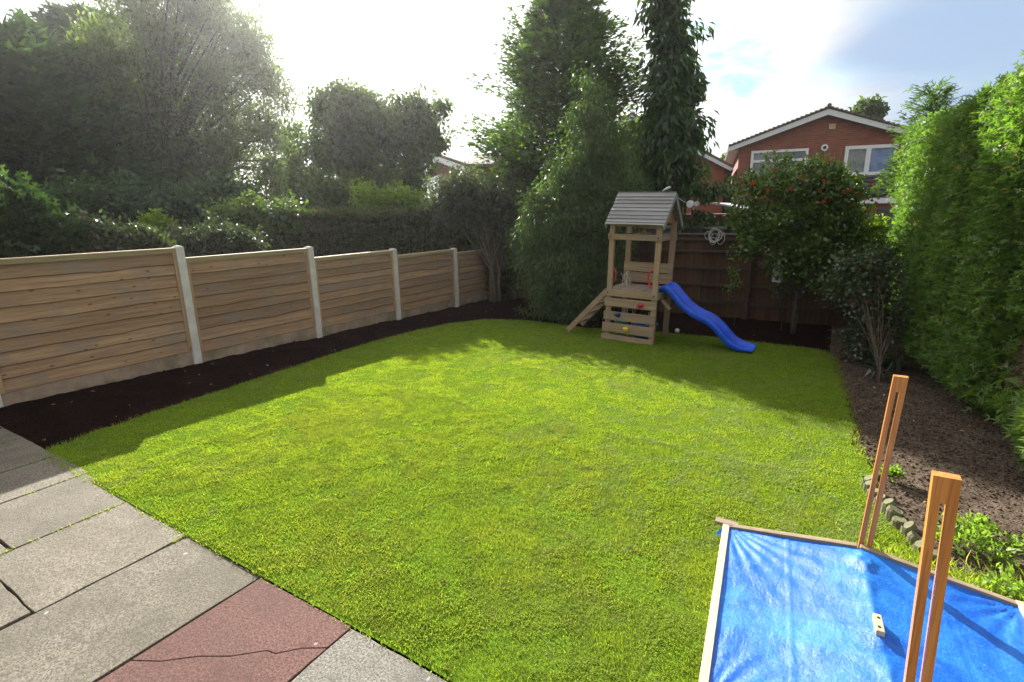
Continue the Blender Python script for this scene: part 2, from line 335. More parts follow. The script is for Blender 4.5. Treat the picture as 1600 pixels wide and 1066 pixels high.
# ------------------------------------------------------------------ mesh builder
class MB:
    def __init__(s): s.v = []; s.f = []
    def add(s, vs, fs):
        o = len(s.v); s.v += [tuple(map(float, x)) for x in vs]; s.f += [tuple(o+i for i in f) for f in fs]; return s
    def box(s, c, d, rot=None, jit=0.0):
        x, y, z = (k/2 for k in d)
        pts = [Vector((a*x+random.uniform(-jit, jit), b*y+random.uniform(-jit, jit), e*z+random.uniform(-jit, jit))) for a, b, e in ((-1, -1, -1), (1, -1, -1), (1, 1, -1), (-1, 1, -1), (-1, -1, 1), (1, -1, 1), (1, 1, 1), (-1, 1, 1))]
        if rot is not None: pts = [rot @ p for p in pts]
        c = Vector(c)
        return s.add([p+c for p in pts], ((3, 2, 1, 0), (4, 5, 6, 7), (0, 1, 5, 4), (1, 2, 6, 5), (2, 3, 7, 6), (3, 0, 4, 7)))
    def bar(s, a, b, w, h, up=(0, 0, 1)):
        a, b = Vector(a), Vector(b); y = (b-a).normalized(); x = y.cross(Vector(up)).normalized(); z = x.cross(y)
        R = Matrix((x, y, z)).transposed()
        return s.box((a+b)/2, (w, (b-a).length, h), R)
    def prism(s, poly, z0, z1, fn=lambda x, y, z: (x, y, z)):
        n = len(poly); vs = [fn(x, y, z0) for x, y in poly]+[fn(x, y, z1) for x, y in poly]
        fs = [tuple(range(n))[::-1], tuple(range(n, 2*n))]+[(i, (i+1) % n, n+(i+1) % n, n+i) for i in range(n)]
        return s.add(vs, fs)
    def tube(s, pts, rs, seg=6, cap=True):
        pts = [Vector(p) for p in pts]
        if not hasattr(rs, '__len__'): rs = [rs]*len(pts)
        vs = []; prev = None
        for i, p in enumerate(pts):
            d = (pts[min(i+1, len(pts)-1)]-pts[max(i-1, 0)]).normalized()
            ref = prev if prev is not None else (Vector((1, 0, 0)) if abs(d.x) < .8 else Vector((0, 1, 0)))
            x = (ref-d*ref.dot(d)).normalized(); y = d.cross(x); prev = x
            for k in range(seg):
                a = 2*math.pi*k/seg; vs.append(p+(x*math.cos(a)+y*math.sin(a))*rs[i])
        fs = []
        for i in range(len(pts)-1):
            for k in range(seg):
                a = i*seg+k; b = i*seg+(k+1) % seg; fs.append((a, b, b+seg, a+seg))
        if cap: fs += [tuple(range(seg))[::-1], tuple(range((len(pts)-1)*seg, len(pts)*seg))]
        return s.add(vs, fs)
    def build(s, name, mat, parent=None, smooth=False, bevel=0.0, origin=None):
        me = bpy.data.meshes.new(name)
        if origin is not None:
            o_ = Vector(origin); s.v = [tuple(Vector(p)-o_) for p in s.v]
        me.from_pydata(s.v, [], s.f); me.materials.append(mat); me.validate()
        if smooth: me.polygons.foreach_set('use_smooth', [True]*len(me.polygons))
        o = bpy.data.objects.new(name, me); COL.objects.link(o)
        if origin is not None: o.location = origin
        if parent is not None: o.parent = parent
        if bevel > 0:
            b = o.modifiers.new('bevel', 'BEVEL'); b.width = bevel; b.segments = 2; b.limit_method = 'ANGLE'
        return o
def tag(o, label=None, cat=None, group=None, kind=None):
    if label: o['label'] = label
    if cat: o['category'] = cat
    if group: o['group'] = group
    if kind: o['kind'] = kind
    return o
def empty(name, loc, label, cat, group=None, rz=0):
    o = bpy.data.objects.new(name, None); COL.objects.link(o); o.location = loc; o.rotation_euler.z = rz
    o.empty_display_size = .2
    return tag(o, label, cat, group)
def under(root, o):
    """parent a part built in world coordinates to its thing"""
    o.parent = root; o.matrix_parent_inverse = Matrix.Translation(Vector(root.location)*-1); return o
def P(mb, name, mat, root, **k):
    return under(root, mb.build(name, mat, **k))
def fastmesh(name, verts, quads, mat, rnd=None, smooth=False):
    me = bpy.data.meshes.new(name); nv = len(verts); nq = len(quads); k = quads.shape[1]
    me.vertices.add(nv); me.vertices.foreach_set('co', verts.astype(np.float32).ravel())
    me.loops.add(nq*k); me.loops.foreach_set('vertex_index', quads.astype(np.int32).ravel())
    me.polygons.add(nq); me.polygons.foreach_set('loop_start', np.arange(0, nq*k, k, dtype=np.int32)); 
    try: me.polygons.foreach_set('loop_total', np.full(nq, k, dtype=np.int32))
    except Exception: pass
    if smooth: me.polygons.foreach_set('use_smooth', np.ones(nq, dtype=bool))
    me.update(calc_edges=True)
    if rnd is not None:
        a = me.attributes.new('rnd', 'FLOAT', 'FACE'); a.data.foreach_set('value', rnd.astype(np.float32))
    me.materials.append(mat)
    o = bpy.data.objects.new(name, me); COL.objects.link(o); return o
def norm(a): return a/np.maximum(np.linalg.norm(a, axis=-1, keepdims=True), 1e-9)
def leaves(p, d, n, Ln, Wd, fold=.25, rnd=None):
    """one folded diamond leaf for each point: base p, direction d, normal n"""
    d = norm(d); s = norm(np.cross(d, n)); n = np.cross(s, d)
    Ln = np.broadcast_to(np.asarray(Ln, float).reshape(-1, 1), (len(p), 1)); Wd = np.broadcast_to(np.asarray(Wd, float).reshape(-1, 1), (len(p), 1))
    mid = p+d*Ln*.45
    v = np.stack([p, mid+s*Wd*.5+n*Wd*fold, p+d*Ln-n*Ln*.12, mid-s*Wd*.5+n*Wd*fold], 1).reshape(-1, 3)
    q = np.arange(len(p)*4).reshape(-1, 4)
    return v, q, (RNG.random(len(p)) if rnd is None else rnd)
def joinlv(parts):
    vs, qs, rs = [], [], []; o = 0
    for v, q, r in parts: vs.append(v); qs.append(q+o); rs.append(r); o += len(v)
    return np.concatenate(vs), np.concatenate(qs), np.concatenate(rs)
def spray(p, d, n, size, k=2, width=.16):
    """a flat conifer spray: one axis leaflet and k pairs of side leaflets"""
    d = norm(d); s = norm(np.cross(d, n)); n = np.cross(s, d); size = np.broadcast_to(np.asarray(size, float).reshape(-1, 1), (len(p), 1))
    r = RNG.random(len(p)); out = [leaves(p, d, n, size[:, 0], size[:, 0]*width, .1, r)]
    for i in range(k):
        f = .18+.5*i/max(k-1, 1)
        for sg in (-1, 1):
            dd = d*.75+s*sg*.75-n*.15
            out.append(leaves(p+d*size*f, dd, n, size[:, 0]*(.55-.2*f), size[:, 0]*width*.8, .1, np.clip(r+RNG.normal(0, .08, len(r)), 0, .999)))
    return joinlv(out)
def rdir(n): return norm(RNG.normal(size=(n, 3)))
def vnoise(x, y, scale, seed=0, octs=4):
    out = np.zeros_like(x, float); amp = 1; tot = 0
    g = np.random.default_rng(seed).random((256, 256))
    for o in range(octs):
        X = x*scale*2**o+17.3*o; Y = y*scale*2**o+9.1*o
        xi = np.floor(X).astype(int); yi = np.floor(Y).astype(int); fx = X-xi; fy = Y-yi; fx = fx*fx*(3-2*fx); fy = fy*fy*(3-2*fy)
        a = g[xi & 255, yi & 255]; b = g[(xi+1) & 255, yi & 255]; c = g[xi & 255, (yi+1) & 255]; e = g[(xi+1) & 255, (yi+1) & 255]
        out += amp*((a*(1-fx)+b*fx)*(1-fy)+(c*(1-fx)+e*fx)*fy); tot += amp; amp *= .5
    return out/tot
def heightsheet(name, x0, x1, y0, y1, step, zf, mat, inside=None, kind='structure'):
    xs = np.arange(x0, x1+step/2, step); ys = np.arange(y0, y1+step/2, step); X, Y = np.meshgrid(xs, ys)
    Z = zf(X, Y); v = np.stack([X, Y, Z], -1).reshape(-1, 3); nx = len(xs); ny = len(ys)
    i = (np.arange(ny-1)[:, None]*nx+np.arange(nx-1)[None]).ravel(); q = np.stack([i, i+1, i+nx+1, i+nx], 1)
    if inside is not None:
        c = v[q].mean(1); q = q[inside(c[:, 0], c[:, 1])]
        used, inv = np.unique(q, return_inverse=True); v = v[used]; q = inv.reshape(-1, 4)
    o = fastmesh(name, v, q, mat, smooth=True); o['kind'] = kind; return o

# ------------------------------------------------------------------ the ground
FX = -7.13                      # line of the left fence
# lawn outline measured on the ground
LAWN = [(-5.47, 1.36), (-5.62, 1.95), (-5.72, 2.75), (-5.86, 3.7), (-6.0, 4.65), (-6.15, 5.8), (-6.15, 6.9), (-6.02, 7.7), (-5.7, 8.35), (-5.1, 8.62), (-4.3, 8.6), (-3.6, 8.5), (-3.1, 8.75), (-2.0, 8.85), (-1.0, 8.85), (.0, 8.75), (.16, 8.3), (.22, 7.2), (.27, 6.2), (.32, 5.1), (.42, 4.5), (.38, 4.1), (.5, 3.7), (.6, 3.4), (.8, 3.15), (1.15, 2.9), (1.9, 2.7), (2.4, 2.5), (2.4, 1.36)]
LP = np.array(LAWN)
def inpoly(x, y, poly=LP):
    x = np.asarray(x); y = np.asarray(y); r = np.zeros(x.shape, bool); j = len(poly)-1
    for i in range(len(poly)):
        xi, yi = poly[i]; xj, yj = poly[j]
        with np.errstate(divide='ignore', invalid='ignore'):
            c = ((yi > y) != (yj > y)) & (x < (xj-xi)*(y-yi)/(yj-yi+1e-12)+xi)
        r ^= c; j = i
    return r
def lawnz(X, Y): return gz(X, Y)+.022*(vnoise(X, Y, .8, 3)-.5)
def jx(x, y): return x+.10*(vnoise(x, y, 5, 11, 3)-.5), y+.10*(vnoise(x, y, 5, 12, 3)-.5)*(np.asarray(y) > 1.55)
gs = [-900, -200, -60, -25]+list(np.arange(-16, 8.1, 1.0))+[20, 60, 200, 900]
ys_ = [-900, -200, -60, -20, -8]+list(np.arange(-4, 26, 1.0))+[60, 200, 900]
mb = MB(); vv = [(x, y, float(gz(x, y))-.10) for y in ys_ for x in gs]
nx = len(gs); mb.add(vv, [(j*nx+i, j*nx+i+1, (j+1)*nx+i+1, (j+1)*nx+i) for j in range(len(ys_)-1) for i in range(nx-1)])
m, t, p, o = newmat('rough_ground'); n = noise(t, objvec(t, False), 1.5, 6, .6)
L(t, mixc(t, mrange(t, n, .35, .65), (.03, .04, .015), (.07, .075, .03)), p.inputs['Base Color']); p.inputs['Roughness'].default_value = 1; p.inputs['Specular IOR Level'].default_value = 0
tag(mb.build('ground', m), kind='structure')
heightsheet('lawn', -6.4, 2.45, 1.36, 9.0, .05, lawnz, MT['lawn_base'], inside=lambda x, y: inpoly(*jx(x, y)))
def bedz(X, Y):
    b = gz(X, Y)-.035
    left = np.clip((FX+1.3-X)/1.2, 0, 1)
    b = b+left*(.05+.02*vnoise(X, Y, 1.5, 5))
    b = b+.05*(vnoise(X, Y, 4, 6, 5)-.5)+.022*(vnoise(X, Y, 17, 9, 3)-.4)
    return b
heightsheet('left_flower_bed', -7.5, -4.9, 1.38, 11.3, .035, bedz, MT['soil_dark'], inside=lambda x, y: (x > FX-.2))
heightsheet('back_flower_bed', -4.9, .1, 8.3, 11.3, .05, bedz, MT['soil_dark'])
heightsheet('right_flower_bed', .1, 2.6, 2.3, 11.3, .03, bedz, MT['soil'])

# grass
def blades(n, region, hgt, seed, wid=.0045, dens=None, tri=False):
    g = np.random.default_rng(seed); x0, x1, y0, y1 = region
    x = g.uniform(x0, x1, n); y = g.uniform(y0, y1, n)
    k = inpoly(*jx(x, y)); x, y = x[k], y[k]
    bare = vnoise(x, y, 5.5, 21, 4); k = (bare < .64) | (g.random(len(x)) < .3); x, y = x[k], y[k]
    d = np.hypot(x, y)
    if dens is not None: k = g.random(len(x)) < dens(d); x, y, d = x[k], y[k], d[k]
    z = lawnz(x, y); m_ = len(x); a = g.uniform(0, 2*math.pi, m_)
    tuft = vnoise(x, y, 9, 31, 3); h = hgt*(.5+.5*g.random(m_))*(.6+.75*tuft)
    lean = g.uniform(.3, 1.15, m_)*h; flow = (vnoise(x, y, 3.0, 41, 3)-.5)*9
    a = np.where(g.random(m_) < .5, flow+g.normal(0, .5, m_), a)
    wd = wid*(1+d*.10)*g.uniform(.7, 1.3, m_)
    sx, sy = -np.sin(a)*wd/2, np.cos(a)*wd/2; dx, dy = np.cos(a)*lean, np.sin(a)*lean
    base = np.stack([x, y, z-.004], 1)
    S = np.stack([sx, sy, 0*sx], 1); mid = base+np.stack([dx*.35, dy*.35, h*.62], 1); tip = base+np.stack([dx, dy, h*.9], 1)
    if tri: v = np.stack([base-S*1.3, base+S*1.3, tip], 1).reshape(-1, 3); q = np.arange(m_*3).reshape(-1, 3)
    else: v = np.stack([base, mid+S*1.1, tip, mid-S*1.1], 1).reshape(-1, 3); q = np.arange(m_*4).reshape(-1, 4)
    return v, q, np.clip(g.random(m_)*.9+.1*tuft, 0, 1)
A = blades(950000, (-6.3, 2.4, 1.38, 9.0), .024, 1, wid=.0034, tri=True, dens=lambda d: np.clip(1.35-.09*d, .35, 1))
B_ = blades(330000, (-4.5, 2.4, 1.38, 4.2), .026, 2, wid=.0026)
tag(fastmesh('grass', A[0], A[1], MT['grass'], A[2]), 'short bright green grass of the back lawn', 'grass', kind='stuff')
tag(fastmesh('grass', B_[0], B_[1], MT['grass'], B_[2]), 'finer short grass at the near end of the lawn by the patio', 'grass', kind='stuff')
# tussocky edge grass and weeds in the right corner
def edgegrass(name, label, segs, n, h, mat, w=.007, spread=.07):
    pts = []; 
    for (a, b) in segs:
        k = int(n*math.hypot(b[0]-a[0], b[1]-a[1])); tt = RNG.random(k)
        pts.append(np.stack([a[0]+(b[0]-a[0])*tt, a[1]+(b[1]-a[1])*tt], 1)+RNG.normal(0, spread, (k, 2)))
    pts = np.concatenate(pts); z = gz(pts[:, 0], pts[:, 1])-.02
    p3 = np.stack([pts[:, 0], pts[:, 1], z], 1); d = rdir(len(p3))*.6; d[:, 2] = abs(d[:, 2])+.6
    v, q, r = leaves(p3, d, rdir(len(p3)), h*RNG.uniform(.5, 1.2, len(p3)), w)
    return tag(fastmesh(name, v, q, mat, r), label, 'grass', kind='stuff')
E_ = [(tuple(LP[i]), tuple(LP[i+1])) for i in range(len(LP)-2)]
edgegrass('edge_grass', 'longer ragged grass fringe along the beds', E_, 500, .042, MT['grass'], .004, .035)
edgegrass('weed_grass', 'long grass tufts behind the covered sandpit', [((.42, 3.2), (1.0, 3.05)), ((.8, 3.1), (1.9, 2.8)), ((1.0, 3.3), (1.7, 3.0))], 2600, .10, MT['grass'], .008, .10)

# ------------------------------------------------------------------ patio
root = empty('patio', (-3, 0, 0), None, None); root['kind'] = 'structure'
mb = MB(); mb.box((-3, -.85, .06), (11, 4.38, .06)); P(mb, 'bedding_mortar', MT['soil_dark'], root)
XJ = [-8.4, -7.40, -6.68, -5.97, -5.26, -4.67, -3.93, -3.17, -2.44, -1.735, -1.02, -.3, .42, 1.14, 1.86]
YJ = [.76, .55, .72, .58, .70, .76, .63, .30, .42, .55, .5, .6, .5, .6]
FR = [1.42, 1.42, 1.42, 1.425, 1.425, 1.41, 1.37, 1.375, 1.36, 1.355, 1.35, 1.35, 1.35, 1.35]
for i in range(len(XJ)-1):
    ys = [FR[i], YJ[i], YJ[i]-.74, YJ[i]-1.5, YJ[i]-2.25]
    for j in range(4):
        g = random.choice((.004, .005, .0075))
        x0, x1, y1, y0 = XJ[i]+g, XJ[i+1]-g, ys[j]-g, ys[j+1]+g
        if i in (4, 7) : x1 -= .008
        if i == 8: x0 += .004
        def rj(): return random.uniform(-.006, .006)
        ztop = .128+random.uniform(-.005, .007); tx, ty = random.uniform(-.008, .008), random.uniform(-.008, .008)
        fn = lambda x, y, z, x0=x0, y0=y0, tx=tx, ty=ty: (x, y, z+(x-x0)*tx+(y-y0)*ty)
        mb = MB(); mat = MT['slab']; lab = None
        corners = [(x0+rj(), y0+rj()), (x1+rj(), y0+rj()), (x1+rj(), y1+rj()), (x0+rj(), y1+rj())]
        def edge(a, b, n=7, am=.0035):
            return [(a[0]+(b[0]-a[0])*k/n+random.uniform(-am, am), a[1]+(b[1]-a[1])*k/n+random.uniform(-am, am)) for k in range(n)]
        if i == 8 and j == 0:
            mat = MT['slab_red']; lab = 'red paving slab crossed by a jagged crack'
            cr = [(x0, .735), (x0+.12, .80), (x0+.24, .90), (x0+.36, .97), (x0+.47, 1.07), (x0+.52, 1.08), (x0+.60, 1.16), (x1, 1.215)]
            lo = [corners[0], corners[1]]+[(a, b-.0017) for a, b in cr[::-1]]; hi = [(a, b+.0017) for a, b in cr]+[corners[2], corners[3]]
            mb.prism(lo, .08, ztop, fn); mb.prism(hi, .08, ztop+.001, fn)
        elif i == 5 and j == 1:
            lab = 'grey paving slab with a broken corner'
            cr = [(x0, y1-.16), (x0+.2, y1-.13), (x0+.42, y1-.06), (x0+.52, y1)]
            lo = [corners[0], corners[1], corners[2]]+[(a+.006, b-.006) for a, b in cr[::-1]]; hi = [(a, b) for a, b in cr]+[corners[3]]
            mb.prism(lo, .08, ztop, fn); mb.prism(hi, .08, ztop-.012, fn)
        elif i == 6 and j == 0:
            lab = 'grey paving slab with a hairline crack'
            mb.prism(edge(corners[0], corners[1])+edge(corners[1], corners[2])+edge(corners[2], corners[3])+edge(corners[3], corners[0]), .08, ztop, fn)
        else:
            if i == 9 and j == 0: mat = MT['slab_grey']; lab = 'darker grey slab with pale lichen spots'
            mb.prism(edge(corners[0], corners[1])+edge(corners[1], corners[2])+edge(corners[2], corners[3])+edge(corners[3], corners[0]), .08, ztop, fn)
        o = P(mb, 'paving_slab', mat, root, bevel=.003)
        if lab: o['label'] = lab

jp = []
for i in range(1, len(XJ)-1):
    for _ in range(26):
        y = 1.36-2.2*random.random()**1.5
        if vnoise(np.array([XJ[i]*3.1]), np.array([y]), 2.5, 91)[0] > .50: jp += [(XJ[i]+random.gauss(0, .003), y+random.gauss(0, .02)) for _ in range(9)]
jp += [(random.uniform(-5.3, -1.0), 1.365+random.gauss(0, .012)) for _ in range(900)]
jp = np.array(jp); p3 = np.stack([jp[:, 0], jp[:, 1], np.full(len(jp), .118)], 1); d = rdir(len(jp))*.7; d[:, 2] = abs(d[:, 2])+.45; d[:, 1] -= .25
v, q, r = leaves(p3, d, rdir(len(jp)), RNG.uniform(.012, .034, len(jp)), .004)
tag(fastmesh('joint_grass', v, q, MT['grass'], r), 'moss and short grass in the patio joints and along its edge', 'grass', kind='stuff')
# thin scattering volume, added to stand in for veiling lens glare
mb = MB(); mb.box((0, 0, 7.0), (1900, 1900, 17.0)); hm = bpy.data.materials.new('lens_glare_haze'); hm.use_nodes = True; t = hm.node_tree; t.nodes.clear()
o_ = N(t, 'ShaderNodeOutputMaterial'); pv = N(t, 'ShaderNodeVolumePrincipled'); pv.inputs['Color'].default_value = (.95, .95, .97, 1); pv.inputs['Density'].default_value = .00072; pv.inputs['Anisotropy'].default_value = .80
L(t, pv.outputs[0], o_.inputs['Volume']); tag(mb.build('glare_haze', hm), kind='stuff')
# ------------------------------------------------------------------ left fence
POSTY = [-2.25, -.35, 1.55, 3.56, 5.52, 7.39, 9.26, 11.16]
POSTZ = [1.95, 1.90, 1.80, 1.64, 1.505, 1.348, 1.235, 1.14]
lf = empty('panel_fence', (FX, 4, 0), 'pale waney-board timber fence with concrete posts along the left bed', 'fence')
post_mesh = None
for k, (y, zt) in enumerate(zip(POSTY, POSTZ)):
    mb = MB(); w, d = .048, .055; z0 = float(gz(0, y))-.25
    # H-section post with a chamfered cap
    prof = [(-d, -w), (-.02, -w), (-.02, -w+.022), (.02, -w+.022), (.02, -w), (d, -w), (d, w), (.02, w), (.02, w-.022), (-.02, w-.022), (-.02, w), (-d, w)]
    mb.prism([(FX+a, y+b) for a, b in prof], z0, zt-.035)
    a = [(FX-d, y-w), (FX+d, y-w), (FX+d, y+w), (FX-d, y+w)]; ins = .018
    b = [(FX-d+ins, y-w+ins), (FX+d-ins, y-w+ins), (FX+d-ins, y+w-ins), (FX-d+ins, y+w-ins)]
    mb.add([(*q_, zt-.034) for q_ in a]+[(*q_, zt-.012) for q_ in a]+[(*q_, zt+.006) for q_ in b], [(0, 1, 5, 4), (1, 2, 6, 5), (2, 3, 7, 6), (3, 0, 4, 7), (4, 5, 9, 8), (5, 6, 10, 9), (6, 7, 11, 10), (7, 4, 8, 11), (8, 9, 10, 11), (3, 2, 1, 0)])
    P(mb, 'concrete_post', MT['concrete'], lf)
for k in range(len(POSTY)-1):
    y0, y1 = POSTY[k]+.028, POSTY[k+1]-.028
    top = POSTZ[k+1]-.02 if k < 6 else POSTZ[k+1]-.005
    yc = (y0+y1)/2; gtop = float(gz(0, yc))+.19; bot = gtop+.0
    mb = MB(); mb.box((FX, yc, gtop-.15), (.038, y1-y0, .30)); P(mb, 'gravel_board', MT['gravel'], lf)
    # the panel: side battens and a framing strip, with the lapped boards as its pieces
    mb = MB(); mb.box((FX-.012, yc, (top+bot)/2-.01), (.018, y1-y0-.02, .035))
    pn = P(mb, 'fence_panel', MT['pine_v'], lf)
    pn.matrix_parent_inverse = Matrix.Translation(-Vector(lf.location))
    def sub(o): o.parent = pn; return o
    for yy in (y0+.045, y1-.045): mb = MB(); mb.box((FX+.028, yy, (top+bot)/2-.03), (.018, .035, top-bot-.05)); sub(mb.build('side_batten', MT['pine_v']))
    mb = MB(); mb.box((FX+.008, yc, top-.003), (.072, y1-y0-.03, .016)); sub(mb.build('capping_strip', MT['frame_y'], bevel=.002))
    mb = MB(); mb.box((FX+.028, yc, top-.034), (.022, y1-y0-.03, .044)); sub(mb.build('top_rail', MT['green_pine'], bevel=.002))
    H = top-.05-bot; nb = 9 if k < 4 else 7; nb = max(6, round(H/.145))
    z = bot; hs_ = [random.uniform(.85, 1.15) for _ in range(nb)]; sc_ = H/sum(hs_)
    for b in range(nb):
        h = hs_[b]*sc_; mb = MB(); ph = random.uniform(0, 6); am = random.uniform(.001, .006); n = 14
        def wav(u): return am*math.sin(ph+u*5)+am*.6*math.sin(ph*2+u*13)-(.02*math.exp(-((u-1.1)/.12)**2) if (k+b) % 5 == 0 else 0)
        ya, yb = y0+.062, y1-.062
        vs = []
        for i in range(n+1):
            u = (yb-ya)*i/n; yy = ya+u; zl = z-.012+wav(u); zh = z+h+.004
            xo = FX+.027+random.uniform(-.001, .001); xi = FX+.006
            vs += [(xo, yy, zl+.011), (xi, yy, zh), (xi-.008, yy, zh), (xo-.015, yy, zl)]
        fs = [(0, 1, 2, 3), (n*4+3, n*4+2, n*4+1, n*4)]
        for i in range(n):
            for e in range(4): a = i*4+e; c = i*4+(e+1) % 4; fs.append((a, a+4, c+4, c))
        mb.add(vs, fs); sub(mb.build('board', MT['pine']))
        z += h

# ------------------------------------------------------------------ back fence
BY = 11.12
bf = empty('board_fence', (-3, BY, 0), 'dark brown upright-board fence with cross rails across the end of the garden', 'fence')
x = -8.9; i = 0
bm = MB(); bm.box((0, 0, .80), (.146, .010, 1.66)); bmesh_ = None
while x < 2.4:
    if bmesh_ is None: o = P(bm, 'board', MT['dark_v'], bf); bmesh_ = o.data
    else:
        o = bpy.data.objects.new('board', bmesh_); COL.objects.link(o); under(bf, o)
    o.location = (x, BY+(.009 if i % 2 else -.004), -.16+random.uniform(-.012, .012)); o.rotation_euler = (0, random.uniform(-.006, .006), 0)
    x += .134; i += 1
for k in range(6):
    x0 = -8.9+k*1.88; x1 = x0+1.88
    for zz, hh in ((1.44, .07), (1.18, .05), (.86, .05), (.52, .055), (.2, .06)):
        mb = MB(); mb.box(((x0+x1)/2, BY-.045, zz-.04+random.uniform(-.02, .02)), (x1-x0-.09, .045, hh)); P(mb, 'rail', MT['dark_h'], bf)
    mb = MB(); mb.box((x1, BY-.06, .68), (.085, .085, 1.74)); P(mb, 'fence_post', MT['dark_h'], bf)
    mb = MB(); mb.box(((x0+x1)/2+.02, BY-.01, 1.495), (1.86, .10, .022)); P(mb, 'capping_strip', MT['cap'], bf)

# the neighbour's shed behind
sx0, sx1, sy = -3.35, -1.55, 12.6
zt = 2.02
sh = empty('garden_shed', ((sx0+sx1)/2, sy, -.15), 'brown board shed with a pale curved sheet roof behind the end fence', 'shed')
mb = MB(); mb.box(((sx0+sx1)/2, sy+1.1, .85), (sx1-sx0-.04, 2.0, 2.0)); P(mb, 'shed_wall', MT['shed_v'], sh)
x = sx0; bm_ = None
while x < sx1-.02:
    mb = MB(); mb.box((0, 0, .85), (.105, .016, 2.02))
    if bm_ is None: o = P(mb, 'board', MT['shed_v'], sh); bm_ = o.data
    else: o = bpy.data.objects.new('board', bm_); COL.objects.link(o); under(sh, o)
    o.location = (x+.055, sy+.085, 0); x += .112
# curved sheet roof sloping to the right
a0 = atY(1078, 320, sy); a1 = atY(1148, 340, sy)
mb = MB(); n = 12; vs = []
for i in range(n+1):
    u = i/n; xx = -2.55+u*1.35; zz = float(a0[2])+.04-.62*u**1.7*.62
    for yy in (sy-.12, sy+1.9): vs += [(xx, yy, zz), (xx, yy, zz-.035)]
for i in range(n):
    b = i*4; c = b+4; mb_f = [(b, b+2, c+2, c), (b+1, c+1, c+3, b+3), (b, c, c+1, b+1), (b+2, b+3, c+3, c+2)]
    mb.add([], []); mb.f += [tuple(x_) for x_ in mb_f]
mb.v = vs; mb.f += [(0, 1, 3, 2), (n*4, n*4+2, n*4+3, n*4+1)]
P(mb, 'roof_sheet', MT['roof_white'], sh)
mb = MB(); mb.bar((-2.0, sy-.14, float(a0[2])-.16), (-1.2, sy-.14, float(a0[2])-.44), .03, .09); P(mb, 'fascia_board', MT['cap'], sh)
mb = MB(); mb.bar((-3.6, BY+.35, 1.62), (-1.9, BY+.35, 1.60), .26, .05); mb.box((-2.75, BY+.35, .75), (1.6, .06, 1.66))
tag(mb.build('log_store', MT['cap']), 'low grey capped timber store showing over the end fence beside the play tower', 'store')

# ------------------------------------------------------------------ play tower
TX0, TX1, TY0, TY1 = -3.055, -2.235, 7.85, 8.65; TZ = -.045
tw = bpy.data.objects.new('play_tower', None); COL.objects.link(tw); tw.location = ((TX0+TX1)/2, (TY0+TY1)/2, TZ); tw.rotation_euler = (0, .028, rad(-1.0))
tag(tw, 'small wooden play tower with slatted roof, ladder and blue slide on the lawn', 'play tower')
OX, OY = (TX0+TX1)/2, (TY0+TY1)/2
def TP(mb, name, mat, par=None, **k):
    o = mb.build(name, mat, **k); o.parent = par or tw; 
    return o
def tl(x, y, z): return (x-OX, y-OY, z-TZ)
hw, hd = (TX1-TX0)/2, (TY1-TY0)/2
for sx in (-1, 1):
    for sy_ in (-1, 1):
        mb = MB(); mb.box((sx*(hw-.045), sy_*(hd-.03), .93), (.085, .05, 1.86)); TP(mb, 'post', MT['play_v'], bevel=.004)
def hb(x0, x1, y, z0, z1, th=.022, name='board', mat='play', jit=.004):
    mb = MB(); mb.box(((x0+x1)/2, y, (z0+z1)/2), (x1-x0, th, z1-z0), jit=jit*.4); return TP(mb, name, MT[mat], bevel=.003)
yf = -hd-.016; top = .77-TZ
cross = hb(-hw-.01, hw+.01, yf, top-.105, top, name='floor_beam')
hb(-hw-.01, hw+.005, yf, top-.27, top-.135); hb(-hw-.015, hw, yf, top-.49, top-.35); hb(-hw-.03, hw-.005, yf, top-.685, top-.535); hb(-hw-.04, hw-.01, yf, .0, .085)
r1 = hb(-hw-.005, hw+.01, yf, 1.585, 1.675, name='upper_rail')
hb(-hw, hw, hd+.012, 1.56, 1.65, name='upper_rail')
for (bx, bz, pr) in ((-hw+.035, top-.05, cross), (hw-.045, top-.05, cross), (-hw+.035, 1.63, r1), (hw-.04, 1.63, r1)):
    mb = MB(); mb.tube([(bx, yf-.010, bz), (bx, yf-.019, bz)], .012, 8); TP(mb, 'bolt', MT['bolt'], pr)
hb(-hw, hw, hd-.062, top+.04, top+.20, name='barrier_board'); hb(-hw, hw, hd-.062, top+.215, top+.37, name='barrier_board')
for sx in (-1, 1):
    mb = MB(); mb.box((sx*(hw+.012), 0, top-.055), (.022, hd*2, .1)); TP(mb, 'side_beam', MT['play_y'])
    mb = MB(); mb.box((sx*(hw-.095), 0, 1.61), (.022, hd*2-.1, .09)); TP(mb, 'side_rail', MT['play_y'])
k = 0
xx = -hw+.06
while xx < hw-.04:
    mb = MB(); mb.box((xx, 0, top-.012), (.09, hd*2-.06, .02)); TP(mb, 'floor_board', MT['play_y']); xx += .099
